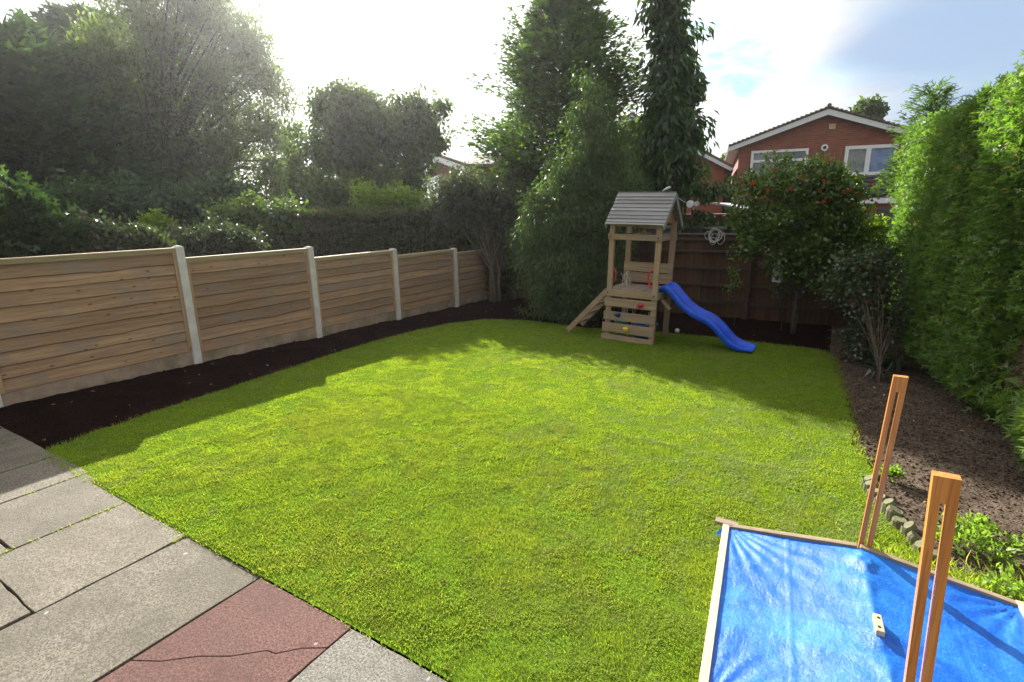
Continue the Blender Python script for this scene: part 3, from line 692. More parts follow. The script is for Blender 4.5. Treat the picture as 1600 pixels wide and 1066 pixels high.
# roof
rz, ez = 2.235-TZ, 1.765-TZ; ry = hd+.10; xl, xr = -hw-.035, hw+.05
for sgn in (-1, 1):
    n = 9; run = ry; ang = math.atan2(rz-ez, run); Ls = math.hypot(rz-ez, run)
    widths = [.62, 1, 1, 1.25, .95, 1.2, 1.0, .9, 1.35][:n]; tot = sum(widths); s0 = 0
    for i in range(n):
        wd = widths[i]/tot*Ls; s1 = s0+wd
        # board lies on the slope, its lower edge lifted over the next one
        yA, zA = sgn*(ry-(s0*math.cos(ang))), ez+s0*math.sin(ang); yB, zB = sgn*(ry-(s1+.02)*math.cos(ang)), ez+(s1+.02)*math.sin(ang)
        nyy, nzz = sgn*math.sin(ang), math.cos(ang)
        lift = .024; ex = random.uniform(-.006, .006)
        pts = []
        for xq in (xl+ex, xr+ex):
            pts += [(xq, yA+nyy*lift, zA+nzz*lift), (xq, yB+nyy*.006, zB+nzz*.006), (xq, yB-nyy*.006, zB-nzz*.006), (xq, yA+nyy*(lift-.015), zA+nzz*(lift-.015))]
        mb = MB(); mb.add(pts, [(0, 1, 2, 3), (7, 6, 5, 4), (0, 4, 5, 1), (1, 5, 6, 2), (2, 6, 7, 3), (3, 7, 4, 0)])
        TP(mb, 'roof_board', MT['grey_wood']); s0 = s1
    for xq in (xl+.012, xr-.004):
        mb = MB(); mb.bar((xq, sgn*(ry+.004), ez-.03), (xq, 0, rz-.03), .018, .07, up=(0, 0, 1)); TP(mb, 'barge_board', MT['grey_wood'])
for xq in (-hw+.03, hw-.05):
    mb = MB(); e2 = .08; mb.add([(xq, -ry+e2, ez+.03), (xq, ry-e2, ez+.03), (xq, 0, rz-.04), (xq+.014, -ry+e2, ez+.03), (xq+.014, ry-e2, ez+.03), (xq+.014, 0, rz-.04)], [(0, 2, 1), (3, 4, 5), (0, 1, 4, 3), (1, 2, 5, 4), (2, 0, 3, 5)])
    TP(mb, 'gable_panel', MT['gable'])
mb = MB(); mb.box((0, -hd+.03, ez+.02), (hw*2-.1, .03, .09)); TP(mb, 'eaves_beam', MT['gable'])
# climbing holds
def hold(x, z, mat, flat=False):
    mb = MB(); n = 12; rings = []
    vs = []; fs = []
    for a in range(4):
        rr = (.042, .046, .036, .016)[a]; yy = yf-.011-(0, .014, .030, .036)[a]
        for k in range(n):
            th = 2*math.pi*k/n; w = 1+.14*math.sin(3*th+x*9)
            vs.append((x+math.cos(th)*rr*w*1.1, yy-(.010 if math.sin(th) > 0 and a > 1 else 0), z+math.sin(th)*rr*w*(.8 if flat else .95)))
    for a in range(3):
        for k in range(n): fs.append((a*n+k, a*n+(k+1) % n, (a+1)*n+(k+1) % n, (a+1)*n+k))
    fs.append(tuple(range(3*n, 4*n)))
    mb.add(vs, fs); o = TP(mb, 'climbing_hold', mat, smooth=True); return o
hold(.17, top-.205, MT['pink_pl'])['label'] = 'crimson climbing hold'
hold(-.185, top-.395, MT['navy_pl'], True)['label'] = 'navy climbing hold'
hold(-.035, top-.61, MT['yellow_pl'])['label'] = 'yellow climbing hold'
# red hand grips on the posts
for (gx, gy, ax) in ((-hw+.055, -.16, 1), (hw-.105, -hd+.06, 0)):
    pts = []
    for k in range(13):
        a = -math.pi/2+math.pi*k/12; rr = .125
        d = .075*math.cos(a)
        pts.append((gx+(d if ax else -d)-(0.02 if ax else 0), gy if not ax else -hd+.09, 1.02+math.sin(a)*rr))
    mb = MB(); mb.tube(pts, .013, 8); TP(mb, 'hand_grip', MT['red_pl'], smooth=True)
# ladder
lx0, lz0, lx1, lz1 = -hw-.02, top-.04, -hw-.70, .02
lad = None
for yy in (-hd+.10, hd-.16):
    mb = MB(); mb.bar((lx0, yy, lz0), (lx1, yy, lz1), .045, .085); o = TP(mb, 'ladder_rail', MT['play'], bevel=.004)
for k in range(4):
    u = (k+.7)/4.4; mb = MB(); mb.box((lx0+(lx1-lx0)*u, -.03, lz0+(lz1-lz0)*u+.01), (.085, hd*2-.27, .022)); TP(mb, 'ladder_rung', MT['play_y'], bevel=.003)
# slide: channel swept along a double curve
prof = [(0, .735), (.07, .765), (.15, .75), (.25, .655), (.37, .53), (.50, .44), (.63, .375), (.76, .33), (.88, .25), (1.0, .13), (1.10, .04), (1.19, -.005), (1.29, -.012), (1.38, -.005), (1.44, .0)]
pf = []
for i in range(len(prof)-1):
    for s_ in range(3):
        u = s_/3; p0 = prof[max(i-1, 0)]; p1 = prof[i]; p2 = prof[i+1]; p3 = prof[min(i+2, len(prof)-1)]
        pf.append(tuple(.5*((2*p1[c])+(-p0[c]+p2[c])*u+(2*p0[c]-5*p1[c]+4*p2[c]-p3[c])*u*u+(-p0[c]+3*p1[c]-3*p2[c]+p3[c])*u**3) for c in (0, 1)))
pf.append(prof[-1])
sec = [(-.205, .0), (-.215, .075), (-.20, .092), (-.185, .075), (-.172, .012), (-.15, .0), (-.06, -.004), (.06, -.004), (.15, .0), (.172, .012), (.185, .075), (.20, .092), (.215, .075), (.205, 0), (.15, -.018), (-.15, -.018)]
mb = MB(); vs = []; ns = len(sec); YS = -.06
for i, (x, z) in enumerate(pf):
    a = pf[min(i+1, len(pf)-1)]; b = pf[max(i-1, 0)]; tx_, tz_ = a[0]-b[0], a[1]-b[1]; l_ = math.hypot(tx_, tz_); nx_, nz_ = -tz_/l_, tx_/l_
    e = min(1, i/5, (len(pf)-1-i)/9) if i else 0
    for (w, h) in sec:
        hh = h*(.15+.85*min(1, max(e, 0))) if h > .02 else h
        vs.append((hw-.06+x+nx_*hh, YS+w*(1 if i > 3 else .93), z-TZ+.035+nz_*hh))
fs = [(i*ns+k, i*ns+(k+1) % ns, (i+1)*ns+(k+1) % ns, (i+1)*ns+k) for i in range(len(pf)-1) for k in range(ns)]
fs += [tuple(range(ns)), tuple(range((len(pf)-1)*ns, len(pf)*ns))[::-1]]
mb.add(vs, fs); sl_ = TP(mb, 'slide', MT['blue_slide'], smooth=True); sl_['label'] = 'wavy blue plastic slide'
mb = MB(); mb.bar((hw+.02, YS-.15, top-.12), (hw+.16, YS-.15, top-.26), .03, .05); TP(mb, 'slide_bracket', MT['play'])
# loose things kept in and on the tower
def lathe(mb, prof, c, seg=20):
    n = len(prof); vs = [(c[0]+r*math.cos(2*math.pi*k/seg), c[1]+r*math.sin(2*math.pi*k/seg), c[2]+z) for r, z in prof for k in range(seg)]
    mb.add(vs, [(i*seg+k, i*seg+(k+1) % seg, (i+1)*seg+(k+1) % seg, (i+1)*seg+k) for i in range(n-1) for k in range(seg)]); return mb
mb = lathe(MB(), [(.0, .0), (.15, .0), (.19, .25), (.205, .255), (.205, .27), (.19, .27), (.145, .02), (0, .015)], (-2.47, 8.12, -.045))
tag(mb.build('tub', MT['tub'], smooth=True), 'round blue plastic tub under the play tower floor', 'tub')
mb = lathe(MB(), [(.0, .0), (.075, .0), (.10, .19), (.108, .195), (.108, .21), (.098, .21), (.07, .02), (0, .015)], (-2.86, 8.08, .02))
o = tag(mb.build('bucket', MT['green_pl'], smooth=True), 'small green toy bucket behind the lower tower boards', 'bucket')
mb = MB(); mb.tube([(-2.95, 8.05, .22), (-2.93, 8.03, .28), (-2.86, 8.02, .30), (-2.79, 8.03, .28), (-2.77, 8.05, .22)], .005, 5); mb.build('bucket_handle', MT['pvc'], o)
mb = MB()
for i in range(5):
    a = (-2.85+.1*i+random.uniform(-.05, .05), 8.2+random.uniform(-.1, .2), -.05); mb.tube([a, (a[0]+random.uniform(-.12, .12), a[1]+.1, .45+random.uniform(-.1, .1))], .006, 5)
tag(mb.build('garden_canes', MT['rope']), 'bundle of thin pale canes propped under the tower floor', 'canes')
mb = MB()
for i in range(6):
    pts = [(-2.93+random.uniform(-.04, .05), 8.42+random.uniform(-.05, .05), .76)]
    for s_ in range(3): pts.append((pts[-1][0]+random.uniform(-.04, .07), pts[-1][1]+random.uniform(-.03, .03), pts[-1][2]+random.uniform(.04, .1)))
    mb.tube(pts, .006, 5)
tag(mb.build('tangled_rope', MT['rope']), 'tangle of pale rope on the tower floor by the left post', 'rope')
# curled offcut lying on the ridge
mb = MB(); vs = []; n = 8
for i in range(n+1):
    u = i/n; w = .006+.04*math.sin(min(1, u*1.3)*math.pi*.62)
    x = -2.34+u*.12; z = 2.262+.045*u**1.3
    for yy, zz in ((-w, 0), (0, .028*math.sin(u*2.6)), (w, 0), (0, -.014)): vs.append((x, 8.25+yy, z+zz))
mb.add(vs, [(i*4+k, i*4+(k+1) % 4, i*4+4+(k+1) % 4, i*4+4+k) for i in range(n) for k in range(4)]+[(0, 1, 2, 3), (n*4+3, n*4+2, n*4+1, n*4)])
tag(mb.build('loose_plastic_scoop', MT['roof_white'], smooth=True), 'pale grey pointed plastic scoop lying on the tower ridge', 'toy')

# washing line, its reel, the hung cord coil, ball, bird house
b = atY(1081, 318, BY-.25)
mb = MB(); c = Vector(atY(1079, 319, BY+.1)); mb.tube([c+Vector((0, .05, 0)), c-Vector((0, .05, 0))], .072, 18)
rl = tag(mb.build('line_reel', MT['pvc'], smooth=False, bevel=.006), 'round white washing line reel above the end fence', 'reel')
mb = MB(); mb.tube([c+Vector((.12, .03, 0)), c+Vector((.12, -.045, 0))], .05, 14); mb.box(c+Vector((.06, .02, -.06)), (.04, .04, .1)); mb.build('reel_handle', MT['rope'], rl)
mb = MB(); mb.box(c+Vector((.03, .1, -.45)), (.05, .05, 1.1)); mb.build('mounting_post', MT['dark_h'], rl)
mb = MB(); a = Vector((-2.17, 8.25, 2.2)); mb.tube([a, a.lerp(c, .5)-Vector((0, 0, .02)), c], .006, 5)
tag(mb.build('washing_line', MT['pvc']), 'thin white washing line from the tower roof to the reel', 'line')
cc = Vector(atY(1116, 368, BY-.12)); mb = MB()
for (dx, dz, rx, rz_, nn) in ((0, 0, .085, .13, 3), (-.11, 0, .07, .075, 1), (.12, -.05, .075, .12, 1), (-.02, -.11, .06, .07, 1), (.03, .0, .11, .11, 2)):
    for j in range(nn):
        pts = [cc+Vector((dx+random.uniform(-.006, .006)+(rx+j*.008)*math.cos(a), -.012*j+.015*math.sin(a*2+j), dz+(rz_+j*.006)*math.sin(a))) for a in np.linspace(0, 2*math.pi, 22)]
        mb.tube(pts, .0065, 5, False)
tag(mb.build('cord_coil', MT['rope']), 'coil of pale cord in uneven loops hung on the end fence', 'cord')
mb = MB(); c = gp(1058, 520)+np.array([0, 0, .035]); n = 10; vs = []
lathe(mb, [(max(.001, .04*math.sin(math.pi*i/10)), -.04*math.cos(math.pi*i/10)) for i in range(11)], tuple(c), 14)
tag(mb.build('small_ball', MT['ball'], smooth=True), 'small white ball at the lawn edge right of the tower', 'ball')
hc = Vector(atY(1218, 428, 9.75))
mb = MB(); w, h = .10, .14
mb.add([(-w, 0, -h), (w*.3, -.07, -h), (w, .05, -h), (-w*.1, .14, -h), (-w, 0, .05), (w*.3, -.07, .05), (w, .05, .05), (-w*.1, .14, .05)], [(3, 2, 1, 0), (0, 1, 5, 4), (1, 2, 6, 5), (2, 3, 7, 6), (3, 0, 4, 7), (4, 5, 6, 7)])
mb.v = [tuple(Vector(p_)+hc) for p_ in mb.v]
bh = tag(mb.build('bird_house', MT['birdbox']), 'small grey slatted bird house hanging below the red-flowered shrub', 'bird house')
mb = MB(); q_ = [(-w*1.15, -.02, .05), (w*.35, -.1, .05), (w*1.15, .05, .05), (-w*.1, .17, .05), (-.04, .05, .17), (.06, .06, .17)]
mb.add([tuple(Vector(p_)+hc) for p_ in q_], [(0, 1, 5, 4), (1, 2, 5), (2, 3, 4, 5), (3, 0, 4), (0, 3, 2, 1)]); mb.build('roof', MT['birdbox'], bh)
for i in range(5):
    mb = MB(); zz = -h+.02+i*.037; mb.bar(tuple(hc+Vector((-w*1.02, -.006, zz))), tuple(hc+Vector((w*.32, -.078, zz))), .012, .016); mb.build('slat', MT['rope'], bh)
mb = MB(); mb.bar(tuple(hc+Vector((-w*.5, -.044, -.06))), tuple(hc+Vector((-w*.05, -.066, -.06))), .012, .09); mb.build('entrance', MT['black'], bh)
mb = MB(); mb.tube([hc+Vector((0, .05, .165)), hc+Vector((0, .07, .5))], .004, 4); mb.build('hanger', MT['rope'], bh)

# ------------------------------------------------------------------ covered sandpit
SX0, SX1, SY0, SY1 = -.35, .88, 1.66, 2.86; SM = .265
sp = empty('sandpit', (SM, (SY0+SY1)/2, .08), 'wooden sandpit with two slotted posts under a blue tarpaulin cover', 'sandpit')
for (c, d, m_) in (((SM, SY0, .15), (SX1-SX0, .03, .15), 'frame_x'), ((SM, SY1, .15), (SX1-SX0, .03, .15), 'frame_x'), ((SX0+.005, (SY0+SY1)/2, .15), (.03, SY1-SY0-.03, .15), 'frame_y'), ((SX1-.005, (SY0+SY1)/2, .15), (.03, SY1-SY0-.03, .15), 'frame_y')):
    mb = MB(); mb.box(c, d); mb.v = [(a_+(SY1-b_)*.098, b_, c_) for a_, b_, c_ in mb.v]; P(mb, 'side_board', MT[m_], sp, bevel=.003)
RZ, EZ = .335, .25
SHR = .098
def shx(x, y): return x+(SY1-y)*SHR
def tz(x, y):
    u = (x-SX0)/(SM-SX0) if x < SM else (SX1-x)/(SX1-SM)
    v_ = (y-SY0)/(SY1-SY0); base = EZ+(RZ-EZ)*u
    sag = -.030*math.sin(math.pi*min(max(u, 0), 1))**.8*math.sin(math.pi*min(max(v_, 0), 1))**.5
    edge_ = math.exp(-((u-1)/.08)**2)*.004*math.sin(y*37)
    return base+sag+edge_
nX, nY = 110, 100; X = np.linspace(SX0+.012, SX1-.012, nX); Y = np.linspace(SY0+.012, SY1-.012, nY)
XX, YY = np.meshgrid(X, Y); ZZ = np.vectorize(tz)(XX, YY)
# radiating creases from the corners and fine crumple
def crease(cx, cy, k, amp, r):
    a = np.arctan2(YY-cy, XX-cx); d = np.hypot(XX-cx, YY-cy); return amp*np.sin(a*k)*np.exp(-d/r)*np.clip(d/.08, 0, 1)
edgef = np.clip(np.minimum(np.minimum(XX-SX0, SX1-XX), np.minimum(YY-SY0, SY1-YY))/.06, 0, 1)
ZZ += edgef*(crease(SX0, SY1, 26, .010, .22)+crease(SX1, SY1, 22, .009, .2)+crease(SX0, SY0, 24, .010, .2)+.012*(vnoise(XX*1.3, YY*.7, 5, 51, 4)-.5)+.005*(vnoise(XX, YY, 22, 52, 3)-.5))
near = np.exp(-((XX-SM)/.05)**2); ZZ += near*.010*(vnoise(XX*2, YY, 25, 53, 3)-.5)
ZZ += .0035*np.exp(-((XX+.05)/.006)**2)+.0035*np.exp(-((YY-2.27)/.006)**2)-.003*np.exp(-((XX-.57)/.006)**2)
# ragged worn patch on the ridge by the far post
ZZ += .035*np.exp(-(((XX-SM-.01)/.06)**2+((YY-SY1+.12)/.07)**2))*(vnoise(XX, YY, 30, 54, 3))
i = (np.arange(nY-1)[:, None]*nX+np.arange(nX-1)[None]).ravel(); q = np.stack([i, i+1, i+nX+1, i+nX], 1)
o = fastmesh('tarpaulin', np.stack([XX+(SY1-YY)*SHR, YY, ZZ+.004], -1).reshape(-1, 3), q, MT['tarp'], smooth=True); under(sp, o)
mb = MB(); mb.add([(SX0-.035, SY1-.02, EZ-.02), (SX0-.018, SY1+.012, EZ-.015), (SX0+.0, SY1+.03, EZ-.03), (SX0-.06, SY1-.005, EZ-.07), (SX0-.02, SY1+.04, EZ-.08)], [(0, 1, 3), (1, 2, 4), (1, 4, 3)]); P(mb, 'tarpaulin_flap', MT['tarp'], sp)
for (xa, za, xb, zb, yy) in ((SX0, EZ, SM-.006, RZ, SY1), (SM+.006, RZ, SX1, EZ, SY1), (SX0, EZ, SM-.006, RZ, SY0), (SM+.006, RZ, SX1, EZ, SY0)):
    mb = MB(); mb.bar((shx(xa, yy), yy, za), (shx(xb, yy), yy, zb), .032, .026); P(mb, 'edge_batten', MT['frame_x'], sp, bevel=.002)
for xx in (SX0-.004, SX1+.004):
    mb = MB(); mb.bar((shx(xx, SY0-.02), SY0-.02, EZ+.002), (shx(xx, SY1+.02), SY1+.02, EZ+.002), .034, .028); P(mb, 'edge_batten', MT['frame_y'], sp, bevel=.002)
mb = MB(); mb.box((SX0-.006, SY1+.02, EZ+.008), (.12, .05, .02)); P(mb, 'corner_plate', MT['frame_x'], sp)
def slotpost(x0, y, z0, x1, z1, w, th):
    """upright with a long slot: two legs joined at the top"""
    mb = MB(); a = w/2; s = .0075; zs = z1-.075; zb = z0+.0
    def fn(x, z): u = (z-z0)/(z1-z0); return x0+(x1-x0)*u+x
    for (xa, xb, za, zb_) in ((-a, -s, zb, zs), (s, a, zb, zs), (-a, a, zs, z1)):
        vs = [(fn(xx, zz), yy, zz) for yy in (y-th/2, y+th/2) for (xx, zz) in ((xa, za), (xb, za), (xb, zb_), (xa, zb_))]
        mb.add(vs, [(0, 1, 2, 3), (7, 6, 5, 4), (0, 4, 5, 1), (1, 5, 6, 2), (2, 6, 7, 3), (3, 7, 4, 0)])
    return mb
o = P(slotpost(SM+.02, SY1+.036, .08, SM+.058, 1.232, .056, .03), 'slotted_post', MT['stain_v'], sp); o['label'] = 'orange-stained slotted post at the far side of the sandpit'
o = P(slotpost(.362, SY0-.02, .08, .312, 1.315, .058, .032), 'slotted_post', MT['stain_v'], sp); o['label'] = 'orange-stained slotted post nearest the camera'
bl = Vector((.318, 2.285, .347)); mb = MB(); mb.box(bl, (.030, .105, .026), Matrix.Rotation(rad(4), 3, 'Z'))
o = P(mb, 'ridge_block', MT['frame_y'], sp, bevel=.003)
for dy in (-.028, .028):
    mb = MB(); mb.tube([bl+Vector((0, dy, .010)), bl+Vector((0, dy, .0145))], .006, 8); s_ = mb.build('bolt', MT['bolt']); s_.parent = o

# log edging by the right bed
le = empty('log_edging', (.5, 3.7, .05), 'row of short upright half-buried logs between lawn and right bed', 'edging')
lp = [(.385, 4.22), (.39, 4.12), (.41, 4.02), (.44, 3.93), (.475, 3.84), (.50, 3.76), (.53, 3.68), (.56, 3.60), (.585, 3.52), (.61, 3.44), (.65, 3.36)]
for (x, y) in lp:
    r0 = random.uniform(.036, .045); h = random.uniform(.05, .085); mb = MB(); g0 = float(gz(x, y))
    mb.tube([(x, y, g0-.1), (x+random.uniform(-.006, .006), y, g0+h-.01), (x+random.uniform(-.006, .006), y, g0+h)], [r0, r0, r0*.86], 12)
    P(mb, 'log', MT['log'], le)

# soil clods and stones
def clods(name, label, n, region, smin, smax, mat, seed, wgt=None):
    g = np.random.default_rng(seed); x0, x1, y0, y1 = region
    x = g.uniform(x0, x1, n); y = g.uniform(y0, y1, n); k = ~inpoly(x, y)&(x > FX+.05)
    if wgt is not None: k &= wgt(x, y)
    x, y = x[k], y[k]; n = len(x); s = smin+(smax-smin)*g.random(n)**3
    oc = np.array([(1, 0, 0), (-1, 0, 0), (0, 1, 0), (0, -1, 0), (0, 0, 1), (0, 0, -1)], float)
    v = oc[None]*s[:, None, None]*g.uniform(.5, 1.2, (n, 6, 1))+g.normal(0, .15, (n, 6, 3))*s[:, None, None]
    a = g.uniform(0, 6.28, n); ca, sa = np.cos(a)[:, None], np.sin(a)[:, None]
    v = np.stack([v[..., 0]*ca-v[..., 1]*sa, v[..., 0]*sa+v[..., 1]*ca, v[..., 2]*.75], -1)+np.stack([x, y, bedz(x, y)+s*.2], 1)[:, None]
    tri = np.array([(0, 2, 4), (2, 1, 4), (1, 3, 4), (3, 0, 4), (2, 0, 5), (1, 2, 5), (3, 1, 5), (0, 3, 5)])
    q = (tri[None]+np.arange(n)[:, None, None]*6).reshape(-1, 3)
    return tag(fastmesh(name, v.reshape(-1, 3), q, mat), label, 'soil', kind='stuff')
clods('soil_clods', 'loose brown clods on the right bed', 22000, (.1, 2.5, 2.6, 8.5), .003, .018, MT['soil'], 1)
clods('compost_crumbs', 'dark crumbs on the left bed', 9000, (-7.1, -5.2, 1.45, 10), .005, .022, MT['soil_dark'], 2)
clods('pebbles', 'scattered pale stones on the beds', 130, (-7.1, 2.0, 1.5, 9.5), .006, .016, MT['ball'], 3)

n = 260; x = RNG.uniform(-6.9, 1.8, n); y = RNG.uniform(1.5, 9.5, n); k = (~inpoly(x, y)) | (RNG.random(n) < .10); x, y = x[k], y[k]
z = np.where(inpoly(x, y), lawnz(x, y)+.02, bedz(x, y)+.012); d = RNG.normal(0, 1, (len(x), 3))*np.array([1, 1, .25])
v, q, r = leaves(np.stack([x, y, z], 1), d, RNG.normal(0, .3, (len(x), 3))+np.array([0, 0, 1]), RNG.uniform(.025, .055, len(x)), RNG.uniform(.015, .03, len(x)), .3)
MT['litter'] = leafmat('fallen_leaf', (.16, .09, .03), (.36, .24, .08), .25)
tag(fastmesh('fallen_leaves', v, q, MT['litter'], r), 'scattered fallen leaves on beds and lawn edge', 'leaves', kind='stuff')

# ------------------------------------------------------------------ plants
def blobw(lst, D):
    """blobs (px, py, r_px[, dD]) -> world centres and radii"""
    out = []
    for b in lst:
        d = D+(b[3] if len(b) > 3 else 0); c = atD(b[0], b[1], d); dep = np.dot(c-CAM, F_); out.append((c, b[2]*dep/F))
    return out
def crown_points(blobs, nclump, per, rsub, shell=.55, squash=1.0, zmin=None, rough=(.75, 1.12)):
    w = np.array([r**2 for _, r in blobs]); w = w/w.sum(); idx = RNG.choice(len(blobs), nclump, p=w)
    C_ = np.array([b[0] for b in blobs])[idx]; Rr = np.array([b[1] for b in blobs])[idx]
    d = rdir(nclump); rr = Rr*(shell+(1-shell)*RNG.random(nclump))*RNG.uniform(rough[0], rough[1], nclump)
    cc = C_+d*rr[:, None]*np.array([1, 1, squash])
    rs = rsub*RNG.uniform(.55, 1.35, nclump)
    p = np.repeat(cc, per, 0)+rdir(nclump*per)*(np.repeat(rs, per)*RNG.random(nclump*per)**.45)[:, None]
    out = np.repeat(d, per, 0)
    if zmin is not None: k = p[:, 2] > zmin; p, out = p[k], out[k]
    return p, out, cc
def plant(name, label, cat, base, blobs, nclump, per, rsub, Ln, Wd, mat, trunk_r=.1, mode='random', group=None, shell=.5, limbs=14, barkmat='bark', squash=1.0, zmin=None, fork=.35, foliage='crown', stems=1, gap=None, rough=(.75, 1.12)):
    base = np.array(base, float)
    root = empty(name, tuple(base), label, cat, group)
    p, out, cc = crown_points(blobs, nclump, per, rsub, shell, squash, zmin, rough)
    if gap is not None: k = gap(p); p, out = p[k], out[k]
    n = len(p); Lr = Ln*RNG.uniform(.65, 1.3, n); Wr = Wd*RNG.uniform(.7, 1.3, n)
    if mode == 'random': d = rdir(n)+out*.5
    elif mode == 'droop': d = rdir(n)*.55+out*.45+np.array([0, 0, -.75])
    elif mode == 'up': d = rdir(n)*.6+out*.4+np.array([0, 0, .5])
    nn = rdir(n)+out*.3+np.array([0, 0, .6])
    if mode in ('spray',):
        d = rdir(n)*.5+out*.6+np.array([0, 0, .25]); v, q, r = spray(p, d, nn, Lr, 2, Wd/Ln)
    else: v, q, r = leaves(p, d, nn, Lr, Wr)
    o = under(root, fastmesh(foliage, v, q, mat, r)); o['kind'] = 'stuff'
    # trunk and limbs reaching into the crown
    ctr = np.mean([b[0] for b in blobs], 0); zl = min(b[0][2]-b[1] for b in blobs)
    mb = MB()
    for st in range(stems):
        off = np.array([random.uniform(-1, 1), random.uniform(-1, 1), 0])*trunk_r*(3 if stems > 1 else 0)
        f0 = base+off; top_ = ctr+np.array([0, 0, .0])+off
        fk = base*(1-fork)+top_*fork; fk[:2] = base[:2]*.8+fk[:2]*.2+off[:2]
        pts = [f0-np.array([0, 0, .1]), f0*.5+fk*.5+RNG.normal(0, trunk_r*.5, 3), fk, fk*.45+top_*.55+RNG.normal(0, trunk_r, 3), top_]
        mb.tube(pts, [trunk_r*1.3, trunk_r, trunk_r*.85, trunk_r*.5, trunk_r*.2], 8)
        sel = RNG.choice(len(cc), min(limbs, len(cc)), replace=False)
        for s in sel:
            e = cc[s]; u = random.uniform(.0, .8); st_ = fk*(1-u)+top_*u
            if e[2] < st_[2]-.2: st_ = fk
            m1 = st_*.6+e*.4+np.array([0, 0, .12*np.linalg.norm(e-st_)])+RNG.normal(0, .04, 3)*np.linalg.norm(e-st_)
            r0 = trunk_r*(.5-.3*u); mb.tube([st_, m1, e], [r0, r0*.55, r0*.15], 5, False)
    P(mb, 'trunk', MT[barkmat], root, smooth=True)
    return root
def conifer(name, label, base, H, R0, mat, nb=150, per=70, group=None, size=.13, zstart=.08, lean=0, rise=.35, prof=None, trunk=.12, dens_top=1.0, width=.2, k=2):
    ksp = k
    base = np.array(base, float); root = empty(name, tuple(base), label, 'tree', group)
    P_, D_, mb = [], [], MB()
    mb.tube([base-np.array([0, 0, .1]), base+np.array([0, 0, H*.5]), base+np.array([lean, 0, H])], [trunk, trunk*.6, .01], 8)
    for i in range(nb):
        h = zstart+(1-zstart)*((i+random.random())/nb)**.95; az = random.uniform(0, 2*math.pi)
        rr = R0*(prof(h) if prof else (1-h)**.75)*random.uniform(.65, 1.12)+.1
        s = base+np.array([lean*h, 0, H*h]); o_ = np.array([math.cos(az), math.sin(az), 0])
        rs = rise*random.uniform(.6, 1.4); k = max(8, int(per*(rr/R0)**.8)+6)
        e = s+o_*rr+np.array([0, 0, rr*rs]); mid = s+o_*rr*.5+np.array([0, 0, rr*rs*.3])
        mb.tube([s, mid, e], [.03*rr/R0+.006, .015*rr/R0+.004, .003], 4, False)
        t_ = np.clip(.25+.78*RNG.random(k)**.8, 0, 1.03); c = (1-t_)[:, None]**2*s+2*(t_*(1-t_))[:, None]*mid+t_[:, None]**2*e
        sp_ = .26*rr*(1-t_*.55)+.05; off = RNG.normal(0, 1, (k, 3))*sp_[:, None]*np.array([.75, .75, .38])
        P_.append(c+off); D_.append(o_*1.0+off/ sp_[:, None]*.35+np.array([0, 0, .45])+RNG.normal(0, .25, (k, 3)))
    p = np.concatenate(P_); d = np.concatenate(D_); v, q, r = spray(p, d, rdir(len(p))*.6+np.array([0, 0, 1]), size*RNG.uniform(.6, 1.35, len(p)), ksp, width)
    o = under(root, fastmesh('crown', v, q, mat, r)); o['kind'] = 'stuff'
    P(mb, 'trunk', MT['bark'], root, smooth=True); return root
def ground(c, z=None): return (float(c[0]), float(c[1]), float(gz(c[0], c[1]))-.1 if z is None else z)

# --- right hedge
def hface(Y):
    return np.interp(Y, [2.5, 4, 5, 5.8, 6.5, 7.5, 9, 11, 12], [2.1, 1.85, 1.62, 1.42, 1.22, 1.08, .90, .74, .70])
def hedge_face(n, y0, y1, depth, zlo, zhi):
    Yh = RNG.uniform(y0, y1, n); u = RNG.random(n); tp = hz_top(Yh); z = zlo+(tp-zlo)*u
    gro = np.abs(((Yh-5.1)/1.12) % 1-.5)*2; g_ = np.clip((gro-.72)/.28, 0, 1)
    bul = .05*(vnoise(Yh, z, 1.6, 61)-.5)*2+.08*(vnoise(Yh, z, 5, 62)-.5)*2
    X_ = hface(Yh)+.26*g_**1.5+bul+depth*RNG.random(n)**1.6+np.clip((z-tp+.12)/.12, 0, 1)**2*.12-np.clip((.9-z)/.9, 0, 1)*.12+np.clip((.25-z)/.25, 0, 1)*.3
    return np.stack([X_, Yh, z], 1)
def hz_top(Y): return np.interp(Y, [3, 6, 7.0, 8.2, 9.5, 11.2], [3.5, 3.20, 3.16, 3.12, 3.14, 3.18])+.09*(vnoise(Y, Y*0, 2.4, 65)-.5)*2
hr = empty('conifer_hedge', (1.6, 7.5, -.05), 'tall bright green clipped conifer hedge along the right side', 'hedge')
p1 = hedge_face(42000, 4.2, 11.1, .30, .02, 3.4)
gapk = ~((p1[:, 1] < 6.15)&(p1[:, 1] > 5.25)&(p1[:, 2] > .42)&(p1[:, 2] < 1.02)&(vnoise(p1[:, 1], p1[:, 2], 3, 71) > .30))
dead = p1[~gapk]; p1 = p1[gapk]
pt = hedge_face(6500, 4.2, 11.1, .0, 3, 3.4); pt[:, 0] += RNG.random(len(pt))*1.0+.1; pt[:, 2] = hz_top(pt[:, 1])-.12*RNG.random(len(pt))**2
pe = np.stack([RNG.uniform(.86, 2.0, 4000), 11.1+RNG.normal(0, .08, 4000), RNG.uniform(0, 2.9, 4000)], 1)
pin = hedge_face(9000, 4.2, 11.1, .5, .02, 3.4); pin[:, 0] += .22
pp = np.concatenate([p1, pt, pe]); n = len(pp)
d = RNG.normal(0, .6, (n, 3))+np.array([-.6, -.1, .45]); d[len(p1):len(p1)+len(pt)] += np.array([.7, 0, .9])
nn = RNG.normal(0, .5, (n, 3))+np.array([-.4, -.1, .8])
near_ = np.clip(1.25-.05*pp[:, 1], .6, 1.2)
